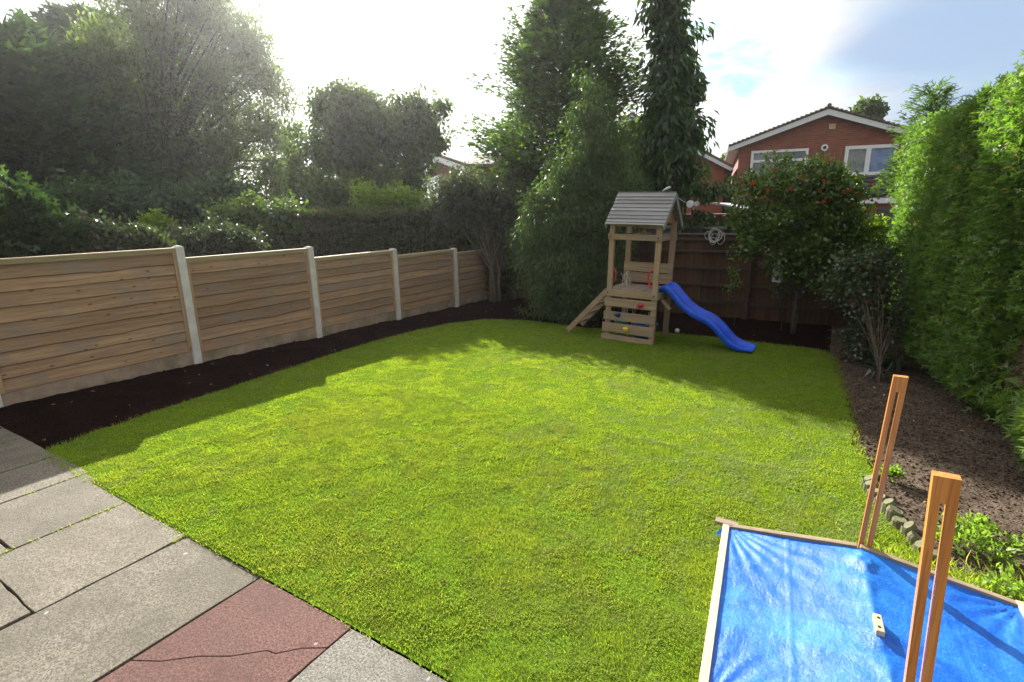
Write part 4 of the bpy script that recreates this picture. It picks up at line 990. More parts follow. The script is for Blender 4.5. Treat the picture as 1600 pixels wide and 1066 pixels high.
A = spray(pp, d, nn, .085*RNG.uniform(.5, 1.35, n)*near_, 2, .19)
Bq = leaves(pin, rdir(len(pin)), rdir(len(pin)), .22, .16)
# leggy fresh tips sticking out
k = RNG.choice(len(p1), 1500); tp_ = p1[k].copy(); tp_[:, 0] -= .05
Cq = spray(tp_, RNG.normal(0, .4, (1500, 3))+np.array([-.8, -.2, .6]), rdir(1500)+np.array([0, 0, 1]), .12*RNG.uniform(.6, 1.2, 1500), 2, .15)
# branch bulging out low down near the front
nb_ = 1500; bp = np.array([1.56, 4.95, .42])+rdir(nb_)*np.array([.17, .42, .36])*RNG.random((nb_, 1))**.4
Dq = spray(bp, RNG.normal(0, .35, (nb_, 3))+np.array([-.7, .1, .35]), rdir(nb_)+np.array([0, 0, 1]), .15*RNG.uniform(.7, 1.3, nb_), 3, .14)
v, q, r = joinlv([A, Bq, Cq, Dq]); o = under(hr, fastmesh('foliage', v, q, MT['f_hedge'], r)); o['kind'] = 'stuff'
dp = dead+np.array([.16, 0, 0]); dd = np.concatenate([dp, dp+RNG.normal(0, .04, dp.shape), dp+RNG.normal(0, .05, dp.shape)])
v, q, r = spray(dd, RNG.normal(0, .6, (len(dd), 3))+np.array([-.4, 0, -.1]), rdir(len(dd)), .08, 2, .1); o = under(hr, fastmesh('dead_patch', v, q, MT['f_dead'], r)); o['kind'] = 'stuff'; o['label'] = 'brown bare patch low in the hedge'
for k in range(7):
    mb = MB(); yy = 4.6+k*1.12; xx = float(hface(yy))+.55; mb.tube([(xx, yy, -.15), (xx+.03, yy+.04, 1.4), (xx, yy, 2.9)], [.07, .05, .015], 7)
    for j in range(14):
        z_ = .3+j*.18; mb.tube([(xx, yy, z_), (xx-.25, yy+random.uniform(-.3, .3), z_+.12), (xx-.42, yy+random.uniform(-.4, .4), z_+.22)], [.016, .01, .004], 4, False)
    P(mb, 'trunk', MT['bark'], hr)
# feathery leader growing out of the hedge behind
c = atD(1448, 205, 11.9)
conifer('young_conifer', 'feathery blue-green conifer leader poking above the far end of the right hedge', (c[0], c[1], -.14), float(atD(1450, 145, 11.9)[2])+.16, .9, MT['f_conifer'], nb=70, per=34, size=.15, zstart=.55, rise=.5, prof=lambda h: (1-h)**.9+.04, trunk=.05, width=.14)

# --- trees in the neighbouring garden, left
lc = [((2, 46), 31.0, 5.8), ((62, 58), 34.0, 5.0), ((125, 18), 37.0, 5.0)]
LBL = ['dark conifer at the left edge of the picture', 'dark conifer second from the left edge, partly behind the loose grey tree', 'dark tall conifer whose tip shows behind the left top of the loose grey-leaved tree']
for ((px_, py_), D, r0), lb in zip(lc, LBL):
    c = atD(px_, py_, D); conifer('conifer_tree', lb, (c[0], c[1], -.2), float(c[2])+.2, r0, MT['f_darkconifer'], nb=290, per=34, k=1, group='dark conifers in the left neighbour garden', size=.62, zstart=.03, rise=.22, prof=lambda h: (1-h**3.2)**.8, trunk=.2, width=.26)
TA = [(120, 205, 50), (190, 165, 60), (165, 85, 58), (240, 60, 75), (320, 30, 80), (385, 75, 55), (412, 125, 45), (330, 130, 85), (240, 180, 75), (418, 205, 45), (350, 225, 80), (255, 265, 75), (180, 255, 50), (425, 280, 40), (335, 305, 62), (205, -5, 50), (300, -15, 50), (90, 208, 26), (140, 150, 32), (130, 235, 36), (200, 310, 45), (95, 225, 24), (160, 290, 40), (440, 165, 26), (446, 240, 28), (440, 325, 36), (170, 345, 34), (300, 335, 60), (120, 275, 45), (230, 330, 50), (400, 345, 50), (455, 375, 30)]
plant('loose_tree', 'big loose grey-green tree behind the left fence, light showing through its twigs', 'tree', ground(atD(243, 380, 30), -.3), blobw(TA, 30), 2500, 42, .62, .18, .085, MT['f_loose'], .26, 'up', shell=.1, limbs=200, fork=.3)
TB = [(508, 165, 32), (545, 158, 32), (560, 190, 55), (520, 230, 55), (600, 200, 52), (645, 175, 32), (668, 195, 28), (650, 230, 48), (560, 275, 65), (620, 285, 55), (492, 290, 42), (682, 225, 16), (688, 165, 10), (455, 205, 14), (462, 240, 20), (470, 280, 28), (575, 150, 12), (600, 140, 6), (530, 140, 9), (625, 160, 12), (700, 205, 7), (470, 160, 7), (560, 320, 50), (500, 340, 40), (640, 320, 36)]
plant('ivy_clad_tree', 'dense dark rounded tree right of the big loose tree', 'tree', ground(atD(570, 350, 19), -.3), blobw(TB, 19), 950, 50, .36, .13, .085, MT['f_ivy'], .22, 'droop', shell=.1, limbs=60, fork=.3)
plant('yellow_shrub', 'bright yellow-green shrub catching light between the trimmed hedge and the brick gable', 'shrub', ground(atD(630, 340, 15), -.3), blobw([(600, 310, 16), (625, 312, 22), (650, 318, 16), (570, 305, 18)], 15), 60, 34, .22, .10, .07, MT['f_yellow'], .03, 'random', limbs=10)
plant('yellow_shrub', 'small sunlit shrub seen below the big loose tree', 'shrub', ground(atD(250, 370, 17), -.3), blobw([(248, 352, 20), (262, 372, 16)], 17), 40, 24, .2, .11, .08, MT['f_yellow'], .03, 'random', limbs=6)
UND = [([(30, 352, 42), (-10, 360, 45), (75, 372, 28), (15, 320, 18)], 9.6, 'f_darkconifer', 'spray', 'low feathery green conifer shrub above the fence at the left edge', .13, .028),
       ([(120, 372, 22), (145, 385, 20), (180, 388, 20), (160, 370, 12)], 9.8, 'f_rose', 'random', 'small rose bush with red flowers above the left fence', .07, .045),
       ([(212, 386, 11), (235, 392, 9)], 9.9, 'f_grey', 'up', 'small silvery shrub above the fence between the rose bush and the tree trunk', .08, .03),
       ([(335, 385, 28), (290, 390, 22), (375, 388, 26)], 11.5, 'f_grey', 'random', 'greyish low shrub behind the second fence panel', .08, .045),
       ([(400, 355, 38), (430, 372, 30), (445, 345, 24), (370, 360, 34)], 13.5, 'f_ivy', 'random', 'broad dark shrub at the left end of the trimmed hedge', .11, .07),
       ([(200, 330, 50), (130, 325, 45), (260, 345, 42), (310, 330, 46), (360, 320, 45)], 18.5, 'f_darkconifer', 'random', 'deep green undergrowth shrub beneath the big loose tree', .17, .1),
       ([(500, 315, 38), (550, 318, 36), (600, 335, 30), (650, 345, 26)], 17.0, 'f_ivy', 'random', 'dark shrub filling the gap behind the trimmed hedge', .14, .09)]
for bl_, D, mt, mode, lb, ln, wd in UND:
    c = atD(bl_[0][0], bl_[0][1], D); plant('shrub', lb, 'shrub', (c[0], c[1], -.2), blobw(bl_, D), 190, 60, .28*D/10, ln, wd, MT[mt], .05, mode, shell=.1, limbs=18, stems=2, rough=(.5, 1.35))
# red blooms on the rose bush next door
# --- trimmed hedge
hA, hB = atD(447, 345, 13.4), atD(800, 335, 12.6); root = empty('trimmed_hedge', tuple((hA+hB)/2*np.array([1, 1, 0])), 'flat-topped brownish trimmed hedge behind the left fence', 'hedge')
n = 30000; u = RNG.random(n); dvec = (hB-hA)/np.linalg.norm(hB-hA); dvec[2] = 0; nrm = np.array([dvec[1], -dvec[0], 0])
ztop = float(atD(600, 332, 13.0)[2]); zc_ = RNG.random(n)
pb_ = hA*np.array([1, 1, 0])+np.outer(u, (hB-hA)*np.array([1, 1, 0])); face = RNG.random(n) < .68
dep = np.where(face, RNG.random(n)**1.3*.5, RNG.random(n)*1.1); zz = np.where(face, -.2+(ztop+.2)*zc_, ztop-.08*RNG.random(n)**2)
zz = zz+.06*(vnoise(u*9, dep, 1.5, 81)-.5)
pb_ = pb_-nrm[None]*dep[:, None]; pb_[:, 2] = zz; pb_ += nrm[None]*(.14*(vnoise(u*8, zz*1.2, 1.6, 82)-.5))[:, None]
v, q, r = leaves(pb_, rdir(n)+nrm*.5, rdir(n)+np.array([0, 0, .4]), np.where(dep > .2, 1.7, 1)*.09*RNG.uniform(.6, 1.3, n), np.where(dep > .2, .11, .055)); o = under(root, fastmesh('foliage', v, q, MT['f_brownhedge'], r)); o['kind'] = 'stuff'
mb = MB()
for i in range(9):
    c = hA+(hB-hA)*(i+.5)/9-nrm*.5; c[2] = -.25; mb = MB(); mb.tube([c, c+np.array([.05, 0, .9]), c+np.array([0, .05, ztop])], [.05, .035, .01], 6); P(mb, 'trunk', MT['bark'], root)
# --- corner shrub in front of the gable
plant('twiggy_shrub', 'twiggy grey-leaved shrub in the far left corner beside the conifer', 'shrub', ground(atD(770, 400, 12.4)), blobw([(700, 300, 34), (735, 292, 38), (768, 312, 40), (792, 345, 36), (745, 335, 38), (795, 385, 30), (810, 300, 30), (700, 330, 25)], 12.4), 300, 46, .3, .08, .04, MT['f_grey'], .05, 'random', limbs=70, barkmat='twig', stems=3, shell=.1)
# --- big conifer
c = atD(880, 330, 14.2)
conifer('conifer_tree', 'tall spreading conifer with feathery branches behind the willowy bush', (c[0], c[1], -.2), 7.35, 2.2, MT['f_conifer'], nb=330, per=130, k=1, size=.20, zstart=.10, rise=.42, prof=lambda h: min(1, .75+h)*(1-h**2.2)**.75, trunk=.14, width=.22)
# --- willowy bush
WB = [(925, 135, 20), (928, 175, 34), (918, 225, 44), (905, 275, 52), (902, 325, 66), (892, 375, 74), (885, 425, 76), (880, 465, 66), (955, 300, 40), (975, 345, 32), (845, 350, 40), (848, 400, 48), (935, 400, 44), (870, 300, 36), (985, 300, 26), (960, 250, 26), (985, 350, 22), (945, 450, 36)]
plant('willowy_bush', 'tall narrow-leaved willowy bush left of the play tower', 'bush', ground(gp(880, 492)+np.array([-.1, .5, 0])), blobw(WB, 10.3), 1250, 62, .26, .085, .020, MT['f_bush'], .05, 'droop', shell=.3, limbs=60, stems=4, zmin=-.02, rough=(.55, 1.32))
# --- tall narrow tree
NT = [(1040, -30, 30), (1043, 10, 36), (1050, 60, 40), (1052, 105, 44), (1046, 155, 48), (1048, 205, 52), (1044, 250, 50), (1040, 288, 42), (1015, 300, 26), (1075, 280, 24), (1085, 215, 18), (1080, 130, 16)]
plant('narrow_tree', 'tall narrow tree with long drooping leaves behind the play tower', 'tree', ground(atD(1045, 380, 12.3)), blobw(NT, 12.3), 400, 26, .26, .21, .065, MT['f_big'], .05, 'droop', shell=.15, limbs=50, stems=3, fork=.5, barkmat='twig')
# --- red-flowered glossy shrub
GS = [(1222, 262, 20), (1243, 290, 40), (1190, 288, 36), (1168, 325, 34), (1298, 288, 36), (1322, 312, 30), (1240, 338, 54), (1190, 365, 40), (1298, 345, 46), (1250, 385, 44), (1222, 408, 30), (1288, 398, 40), (1330, 345, 26), (1165, 392, 14), (1345, 385, 26), (1205, 245, 9), (1305, 425, 34), (1340, 415, 28), (1260, 425, 24), (1380, 400, 20)]
gb = blobw(GS, 9.9)
rs_ = plant('flowering_shrub', 'large glossy-leaved shrub with red blooms in front of the end fence', 'shrub', ground(atD(1235, 520, 10.0)), gb, 520, 34, .17, .080, .045, MT['f_glossy'], .02, 'random', shell=.3, limbs=45, stems=4, barkmat='bark', rough=(.6, 1.3))
fp, fo, _ = crown_points(gb, 700, 1, .02, .97); k = (fp[:, 2] > 1.95)&(fo@F_ < -.35); fp, fo = fp[k][:24]+fo[k][:24]*.09, fo[k][:24]
def blooms(root, pts, mat, s=.03):
    for c in pts:
        nb = 7; d = rdir(nb)*.8+np.array([-.1, -.6, .3]); v, q, r = leaves(np.repeat(c[None], nb, 0), d, rdir(nb), s, s*.8, .4); under(root, fastmesh('bloom', v, q, mat, r))
blooms(rs_, fp-np.array([0, .1, 0]), MT['petal_red'], .04)
# bare dead sprig
mb = MB(); c0 = atD(1300, 275, 9.9)
for i in range(16):
    a = c0+RNG.normal(0, .06, 3); e = a+np.array([random.uniform(-.3, .2), random.uniform(-.1, .1), random.uniform(.12, .34)]); mb.tube([a, (a+e)/2+RNG.normal(0, .02, 3), e], [.004, .003, .002], 3, False)
P(mb, 'bare_twigs', MT['frame_y'], rs_)
# climber over the fence behind the tower, and the fern-like growth on the shed
plant('climber', 'leafy climber sprawling over the shed side and reel', 'climbing plant', ground(atD(1100, 400, 11.6)), blobw([(1068, 350, 12), (1100, 345, 16), (1120, 350, 12), (1085, 298, 12), (1105, 300, 15), (1122, 295, 10), (1145, 352, 10), (1160, 362, 12)], 11.7), 90, 18, .12, .10, .05, MT['f_big'], .012, 'droop', limbs=20)
plant('orange_leaf_shrub', 'small shrub with yellow and orange leaves at the right end of the end fence', 'shrub', ground(atD(1355, 480, 10.2)), blobw([(1350, 362, 13), (1370, 358, 11), (1340, 378, 10)], 10.2), 40, 16, .12, .075, .05, MT['f_yellow'], .012, 'random', limbs=8)
# --- dark rose and plants in the far right corner
RB = [(1330, 420, 32), (1370, 415, 30), (1345, 460, 32), (1385, 450, 24), (1310, 450, 24), (1365, 500, 26), (1340, 520, 18), (1355, 555, 22), (1375, 565, 18), (1395, 500, 26), (1330, 545, 14), (1350, 580, 12)]
rr_ = plant('rose_bush', 'straggly rose bush in the shade before the right hedge', 'shrub', ground(gp(1372, 592)), blobw(RB, 8.3), 230, 20, .2, .06, .036, MT['f_rose'], .009, 'random', limbs=16, stems=3, barkmat='twig', shell=.1)
blooms(rr_, np.array([atD(1333, 476, 8.2), atD(1358, 472, 8.2), atD(1371, 484, 8.2)]), MT['petal_pink'], .05)
plant('slim_fence_plant', 'slim plant with one red bloom against the middle of the end fence', 'plant', ground(atD(1148, 500, 10.3)), blobw([(1146, 425, 9), (1150, 445, 8), (1140, 450, 8)], 10.2), 24, 9, .1, .055, .03, MT['f_glossy'], .006, 'random', limbs=10)
plant('hanging_plant', 'leafy plant trailing under the bird house', 'plant', ground(atD(1220, 520, 10.2)), blobw([(1222, 452, 11), (1212, 458, 9), (1232, 455, 9)], 9.9), 26, 12, .09, .05, .03, MT['f_rose'], .006, 'random', limbs=8)
# strap-leaved plants in the right bed
for j, (px_, py_, lb) in enumerate(((1375, 588, 'arching strap-leaved plant at the foot of the rose bush'), (1400, 575, 'strap-leaved plant nearest the hedge foot, beside the rose bush'))):
    c = gp(px_, py_); ro = empty('strap_leaf_plant', tuple(c), lb, 'plant', 'strap-leaved plants in the right bed'); n = 26; az = RNG.uniform(0, 6.28, n); mb = MB()
    for a in az:
        l_ = random.uniform(.2, .42); o_ = np.array([math.cos(a), math.sin(a), 0]); s_ = np.array([-math.sin(a), math.cos(a), 0])*.011; ps = [c+o_*l_*u*.9+np.array([0, 0, l_*(1.3*u-1.25*u*u)]) for u in (0, .33, .66, 1.0)]
        vs = []
        for i_, q_ in enumerate(ps): w_ = (1, 1, .8, .1)[i_]; vs += [q_-s_*w_, q_+s_*w_]
        mb.add(vs, [(0, 1, 3, 2), (2, 3, 5, 4), (4, 5, 7, 6)])
    P(mb, 'leaves', MT['f_rose'], ro)
# weeds at the front of the right bed
for (px_, py_, s_, lb) in ((1500, 850, .24, 'leafy yellow-green weed behind the nearer slotted post'), (1535, 880, .3, 'spreading pale green weed at the bed corner'), (1580, 870, .26, 'pale green weed at the right edge of the picture'), (1390, 745, .12, 'small weed growing at the end of the log edging'), (1560, 935, .3, 'fresh green weed beside the sandpit corner'), (1525, 830, .14, 'small upright weed out on the brown soil')):
    c = gp(px_, py_); bl_ = [(c+np.array([random.uniform(-.1, .1)*s_*4, random.uniform(-.08, .08)*s_*3, s_*.25]), s_*.26) for _ in range(5)]
    plant('weed', lb, 'weed', tuple(c-np.array([0, 0, .02])), bl_, 34, 7, .045, .034, .018, MT['f_fresh'], .004, 'up', limbs=24, group='weeds in the right bed', zmin=float(c[2]))
# background greenery beyond the houses
for (bl_, D, lb) in (([(1135, 275, 14), (1140, 262, 10), (1125, 285, 14)], 40, 'distant pale tree seen between the two brick houses'), ([(1360, 178, 9), (1350, 182, 8)], 45, 'distant treetop just above the roof ridge of the brick house'), ([(995, 250, 40), (1000, 210, 30), (960, 290, 40), (820, 330, 40)], 20, 'green tree filling the gap behind the tall conifer')):
    c = atD(bl_[0][0], bl_[0][1], D); plant('background_tree', lb, 'tree', (c[0], c[1], -.3), blobw(bl_, D), 90, 50, .3*D/20, .2*D/25, .13*D/25, MT['f_ivy'], .12, 'random', limbs=12)

# ------------------------------------------------------------------ houses
class Facade:
    """a wall plane through a measured point; converts picture points to (s, z) on that plane"""
    def __init__(s, px, py, D, ang):
        s.p0 = atD(px, py, D); s.u = np.array([math.cos(ang), math.sin(ang), 0]); s.n = np.array([math.sin(ang), -math.cos(ang), 0])
    def sz(s, px, py):
        r = ray(px, py); t_ = np.dot(s.p0-CAM, s.n)/np.dot(r, s.n); w = CAM+r*t_-s.p0; return float(np.dot(w, s.u)), float(w[2]+s.p0[2])
    def frame(s, root): pass
def house_root(name, f, label, cat='house'):
    o = empty(name, (f.p0[0], f.p0[1], 0), label, cat, rz=math.atan2(f.u[1], f.u[0])); return o
def HB(mb, name, mat, root, **k):
    o = mb.build(name, mat, **k); o.parent = root; return o
def window(root, x0, x1, z0, z1, frame=.07, bars=(), transom=None, glass='glass', depth=.06, label=None, fmat='pvc'):
    mb = MB(); yy = -.045
    for (a, b, c, d) in ((x0, x1, z1-frame, z1), (x0, x1, z0, z0+frame)): mb.box(((a+b)/2, yy, (c+d)/2), (b-a, .07, d-c))
    for a in (x0, x1-frame): mb.box((a+frame/2, yy, (z0+z1)/2), (frame, .07, z1-z0-2*frame))
    for b in bars: mb.box((b, yy+.002, (z0+z1)/2), (frame*1.3, .07, z1-z0-2*frame))
    if transom: mb.box(((x0+x1)/2, yy-.003, transom), (x1-x0-2*frame, .07, frame))
    w = HB(mb, 'window', MT[fmat], root)
    xs = [x0+frame]+list(bars)+[x1-frame]
    for i in range(len(xs)-1):
        zs = [(z0+frame, z1-frame)] if not transom else [(z0+frame, transom), (transom, z1-frame)]
        for (c, d) in zs:
            mb = MB(); mb.box(((xs[i]+xs[i+1])/2, -.02, (c+d)/2), (xs[i+1]-xs[i], .01, d-c)); g_ = mb.build('pane', MT[glass if not isinstance(glass, (list, tuple)) else glass[i]]); g_.parent = w
    return w
# house A
fA = Facade(1293, 170, 26.5, rad(11)); hA_ = house_root('brick_house', fA, 'red brick gabled house with white windows beyond the red-flowered shrub')
ap = fA.sz(1293, 170); el = fA.sz(1138, 230); er_s = -el[0]; wl = fA.sz(1153, 260)[0]; wr = er_s-(wl-el[0]); ez_ = el[1]; az_ = ap[1]; dep_ = 8.0
mb = MB(); sl_k = (az_-ez_)/(0-el[0]); zw = ez_+(wl-el[0])*sl_k-.12
g_pts = [(wl, -.5), (wr, -.5), (wr, zw), (0, az_-.16), (wl, zw)]
mb.add([(a, 0, b) for a, b in g_pts]+[(a, dep_, b) for a, b in g_pts], [(0, 1, 2, 3, 4), (9, 8, 7, 6, 5), (0, 4, 9, 5), (2, 1, 6, 7)]); HB(mb, 'wall', MT['brick'], hA_)
for sg, xe in ((-1, el[0]), (1, er_s)):
    # roof slab with staggered tile edge, verge board below
    mb = MB(); mb.add([(xe, -.32, ez_+.02), (0, -.32, az_+.02), (0, dep_+.3, az_+.02), (xe, dep_+.3, ez_+.02), (xe, -.32, ez_-.03), (0, -.32, az_-.04), (0, dep_+.3, az_-.04), (xe, dep_+.3, ez_-.03)], [(0, 1, 2, 3), (7, 6, 5, 4), (0, 4, 5, 1), (3, 2, 6, 7), (0, 3, 7, 4)]); rf = HB(mb, 'roof', MT['tiles'], hA_)
    Lr = math.hypot(xe, az_-ez_); nt = 22
    for i in range(nt):
        u0, u1 = i/nt, (i+1.12)/nt; a = (xe*(1-u0), ez_+(az_-ez_)*u0+.055); b = (xe*(1-min(u1, 1)), ez_+(az_-ez_)*min(u1, 1)+.028)
        mb = MB(); mb.bar((a[0], -.2, a[1]+.02), (b[0], -.2, b[1]), .36, .035, up=(0, 1, 0)) if False else mb.add([(a[0], -.37, a[1]+.03), (b[0], -.37, b[1]), (b[0], dep_+.3, b[1]), (a[0], dep_+.3, a[1]+.03), (a[0], -.37, a[1]-.035), (b[0], -.37, b[1]-.035)], [(0, 1, 2, 3), (0, 4, 5, 1), (4, 0, 3)])
        t_ = mb.build('tile_course', MT['tiles']); t_.parent = rf
    mb = MB(); mb.add([(xe, -.30, ez_-.04), (0, -.30, az_-.05), (0, -.30, az_-.27), (xe, -.30, ez_-.22), (xe, -.27, ez_-.04), (0, -.27, az_-.05), (0, -.27, az_-.27), (xe, -.27, ez_-.22)], [(3, 2, 1, 0), (4, 5, 6, 7), (0, 1, 5, 4), (2, 3, 7, 6), (3, 0, 4, 7)]); HB(mb, 'verge_board', MT['white_paint'], hA_)
    mb = MB(); mb.add([(xe, -.27, ez_-.21), (0, -.27, az_-.26), (0, 0, az_-.26), (xe, 0, ez_-.21)], [(0, 1, 2, 3)]); HB(mb, 'soffit', MT['frame_x'], hA_)
    mb = MB(); mb.box(((xe+(wl if sg < 0 else wr))/2, dep_/2, ez_-.14), (abs(xe-(wl if sg < 0 else wr)), dep_, .02)); HB(mb, 'eaves_soffit', MT['white_paint'], hA_)
a = fA.sz(1174, 238); b = fA.sz(1257, 290); tr_ = fA.sz(1215, 251)[1]; window(hA_, a[0], b[0], b[1], a[1]+.04, .10, (), tr_, 'glass')
a = fA.sz(1321, 229); b = fA.sz(1392, 273); mid = fA.sz(1355, 250)[0]; window(hA_, a[0], b[0]+.1, b[1], a[1], .13, (mid,), None, ('glass', 'glass_blue'))
a = fA.sz(1300, 198); mb = MB(); mb.box((a[0], -.03, a[1]), (.24, .05, .2)); HB(mb, 'air_brick', MT['frame_y'], hA_)
a = fA.sz(1288, 231); mb = MB(); mb.tube([(a[0], -.01, a[1]), (a[0], -.09, a[1])], .13, 16); fl = HB(mb, 'flue', MT['pvc'], hA_); mb = MB(); mb.tube([(a[0], -.085, a[1]), (a[0], -.11, a[1])], .065, 12); o = mb.build('flue_outlet', MT['black']); o.parent = fl
# lean-to: dark roof in courses, white fascia, dark arched window
a = fA.sz(1330, 277); b = fA.sz(1400, 310); fz = fA.sz(1370, 314)[1]; x0, x1 = fA.sz(1310, 300)[0], wr+.3
mb = MB(); mb.add([(x0, 0, a[1]), (x1, 0, a[1]), (x1, -1.6, b[1]+.05), (x0, -1.6, b[1]+.05), (x0, 0, a[1]-.1), (x1, 0, a[1]-.1), (x1, -1.6, b[1]-.05), (x0, -1.6, b[1]-.05)], [(0, 3, 2, 1), (4, 5, 6, 7), (3, 7, 6, 2), (0, 4, 7, 3), (1, 2, 6, 5)]); lr = HB(mb, 'lean_to_roof', MT['dark_tiles'], hA_)
for i in range(5):
    u = i/5; zz = a[1]+(b[1]+.05-a[1])*u; mb = MB(); mb.box(((x0+x1)/2, -1.6*u-.17, zz-.0), (x1-x0, .36, .05), Matrix.Rotation(math.atan2(a[1]-b[1], 1.6)*.6, 3, 'X')); o = mb.build('tile_course', MT['dark_tiles']); o.parent = lr
mb = MB(); mb.box(((x0+x1)/2, -1.63, b[1]-.09), (x1-x0, .04, .2)); HB(mb, 'fascia_board', MT['white_paint'], hA_)
mb = MB(); mb.box(((x0+x1)/2, -.75, (b[1]-.6)/2), (x1-x0-.3, 1.5, b[1]+.4)); HB(mb, 'lean_to_wall', MT['brick'], hA_)
a = fA.sz(1356, 326); b = fA.sz(1398, 372); o = window(hA_, a[0], b[0]+.3, b[1], a[1], .14, (), None, 'glass', fmat='dark_tiles'); o.location.y = -1.5
# satellite of roof: rooftop ridge tile
mb = MB(); mb.tube([(0, -.38, az_+.07), (0, dep_+.3, az_+.07)], .085, 8); HB(mb, 'ridge_tile', MT['tiles'], hA_)

# house B (centre, behind the narrow tree)
fB = Facade(1100, 250, 27.0, rad(11)); hB_ = house_root('brick_house', fB, 'orange-red brick house with a black downpipe behind the narrow tree')
e = fB.sz(1146, 261); k0 = fB.sz(1085, 229); wrB = fB.sz(1133, 262)[0]; slope = (k0[1]-e[1])/(e[0]-k0[0]); xr_ = e[0]; half = 4.6; xa = xr_-half; zr = e[1]+half*slope
pts = [(xr_-2*half+.4, -.5), (wrB, -.5), (wrB, e[1]-.06), (xa, zr-.16), (xr_-2*half+.4, e[1]-.06)]
mb = MB(); mb.add([(a_, 0, b_) for a_, b_ in pts]+[(a_, 7, b_) for a_, b_ in pts], [(0, 1, 2, 3, 4), (9, 8, 7, 6, 5), (0, 4, 9, 5), (2, 1, 6, 7)]); HB(mb, 'wall', MT['brick2'], hB_)
for sg in (1, -1):
    xe = xa+sg*half; mb = MB(); mb.add([(xe, -.3, e[1]+.04), (xa, -.3, zr+.06), (xa, 7.3, zr+.06), (xe, 7.3, e[1]+.04), (xe, -.3, e[1]-.08), (xa, -.3, zr-.06), (xa, 7.3, zr-.06), (xe, 7.3, e[1]-.08)], [(0, 1, 2, 3), (7, 6, 5, 4), (0, 4, 5, 1), (3, 2, 6, 7), (0, 3, 7, 4)]); HB(mb, 'roof', MT['tiles'], hB_)
    mb = MB(); mb.add([(xe, -.28, e[1]-.085), (xa, -.28, zr-.065), (xa, -.28, zr-.27), (xe, -.28, e[1]-.25), (xe, -.24, e[1]-.085), (xa, -.24, zr-.065), (xa, -.24, zr-.27), (xe, -.24, e[1]-.25)], [(3, 2, 1, 0), (4, 5, 6, 7), (2, 3, 7, 6), (3, 0, 4, 7)]); HB(mb, 'verge_board', MT['white_paint'], hB_)
mb = MB(); mb.tube([(xr_-.05, -.28, e[1]-.15), (xr_-.12, -.2, e[1]-.35), (wrB+.05, -.06, e[1]-.5), (wrB+.05, -.06, -.3)], .05, 8); HB(mb, 'downpipe', MT['black'], hB_)
a = fB.sz(1062, 262); b = fB.sz(1092, 290); window(hB_, a[0]-.4, b[0]-.2, b[1], a[1], .09, (), None, 'glass')
a = fB.sz(1005, 262); b = fB.sz(1035, 290); window(hB_, a[0], b[0], b[1], a[1], .09, (), None, 'glass')
# low brick range between them
fD = Facade(1135, 300, 32.0, rad(11)); hD = house_root('brick_outbuilding', fD, 'low brick building with a white verge seen between the two brick houses', 'building')
p0_, p1_ = fD.sz(1110, 303), fD.sz(1158, 287); mb = MB(); z0, z1 = p0_[1], p1_[1]
mb.add([(a_, b_, c_) for b_ in (0, 4) for a_, c_ in ((p0_[0], -.5), (p1_[0]+1, -.5), (p1_[0]+1, z1+.2), (p0_[0], z0-.15))], [(0, 1, 2, 3), (7, 6, 5, 4), (0, 3, 7, 4), (1, 5, 6, 2), (3, 2, 6, 7)]); HB(mb, 'wall', MT['brick'], hD)
mb = MB(); mb.bar((p0_[0]-.2, -.1, z0-.02), (p1_[0]+1, -.1, z1+.30), .2, .16, up=(0, 1, 0)); HB(mb, 'verge_board', MT['white_paint'], hD)
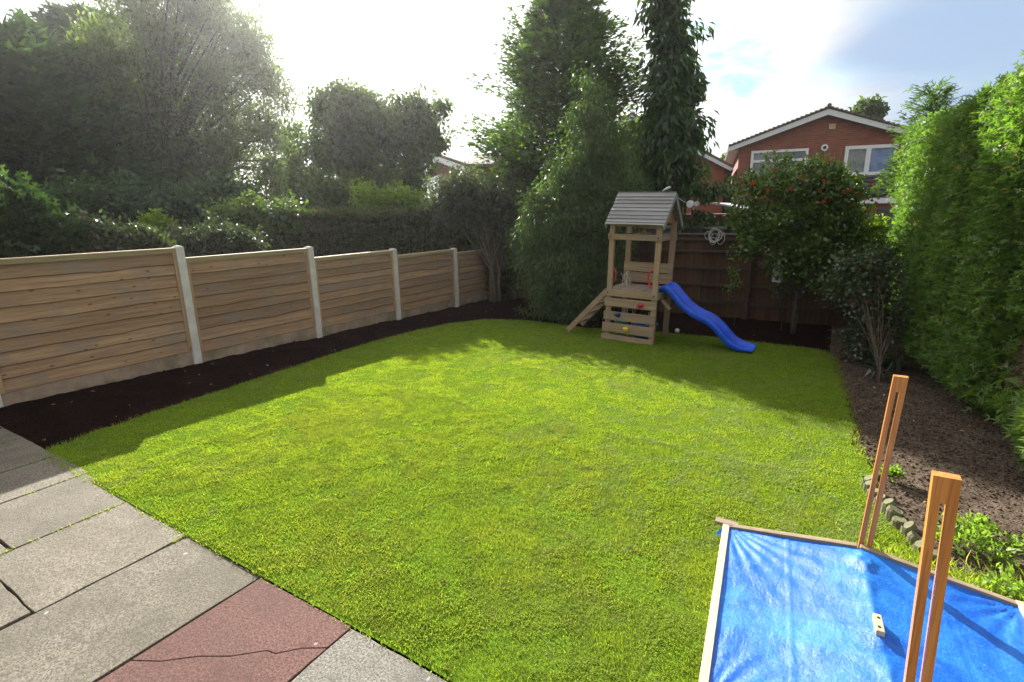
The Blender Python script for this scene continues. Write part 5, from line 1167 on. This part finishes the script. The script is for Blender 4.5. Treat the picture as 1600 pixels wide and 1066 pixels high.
# house C (left of the conifer)
fC = Facade(700, 260, 25.0, rad(-38)); hC = house_root('brick_house', fC, 'brick house with white verge and chimney between the dark tree and the conifer')
a = fC.sz(690, 240); b = fC.sz(742, 257); slope = (a[1]-b[1])/(b[0]-a[0]); xL = a[0]; xR = a[0]+5.2; zL = a[1]; zR = a[1]-slope*5.2; xLL = xL-4.5; zLL = zL-slope*4.5
pts = [(xLL+.3, -.5), (xR-.3, -.5), (xR-.3, zR-.1), (xL, zL-.25), (xLL+.3, zLL-.1)]
mb = MB(); mb.add([(p_, 0, q_) for p_, q_ in pts]+[(p_, 7, q_) for p_, q_ in pts], [(0, 1, 2, 3, 4), (9, 8, 7, 6, 5), (0, 4, 9, 5), (2, 1, 6, 7)]); HB(mb, 'wall', MT['brick'], hC)
for (xe, ze) in ((xR, zR), (xLL, zLL)):
    mb = MB(); mb.add([(xe, -.3, ze+.02), (xL, -.3, zL+.02), (xL, 7.2, zL+.02), (xe, 7.2, ze+.02), (xe, -.3, ze-.1), (xL, -.3, zL-.1), (xL, 7.2, zL-.1), (xe, 7.2, ze-.1)], [(0, 1, 2, 3), (7, 6, 5, 4), (0, 4, 5, 1), (3, 2, 6, 7), (0, 3, 7, 4)]); rc = HB(mb, 'roof', MT['tiles'], hC)
    mb = MB(); mb.add([(xe, -.29, ze-.11), (xL, -.29, zL-.11), (xL, -.29, zL-.34), (xe, -.29, ze-.34), (xe, -.25, ze-.11), (xL, -.25, zL-.11), (xL, -.25, zL-.34), (xe, -.25, ze-.34)], [(3, 2, 1, 0), (4, 5, 6, 7), (2, 3, 7, 6), (0, 1, 5, 4)]); HB(mb, 'verge_board', MT['white_paint'], hC)
c = fC.sz(735, 250); ctop = fC.sz(735, 229)[1]+.05; k_ = 1.5
mb = MB(); mb.box((c[0]+.35, k_, (c[1]+ctop)/2), (.5, .5, ctop-c[1]+.9)); mb.box((c[0]+.35, k_, ctop+.42), (.58, .58, .08)); mb.tube([(c[0]+.35, k_, ctop+.45), (c[0]+.35, k_, ctop+.72)], [.12, .10], 10); ch = HB(mb, 'chimney', MT['brick'], hC)
mb = MB(); mb.tube([(c[0]+.45, k_+.1, ctop), (c[0]+.45, k_+.1, ctop+1.6)], .02, 5)
for i in range(5): mb.tube([(c[0]+.2, k_+.1-.0, ctop+1.0+i*.1), (c[0]+.7, k_+.1, ctop+1.0+i*.1)], .008, 4)
HB(mb, 'aerial', MT['bolt'], hC)
a = fC.sz(651, 285); b = fC.sz(690, 311); window(hC, a[0], b[0], b[1], a[1], .10, (), fC.sz(660, 290)[1], 'glass')
print('objects', len(bpy.data.objects), 'tris', sum(sum(len(p.vertices)-2 for p in m.polygons) if len(m.polygons) < 5000 else len(m.polygons)*2.2 for m in bpy.data.meshes))
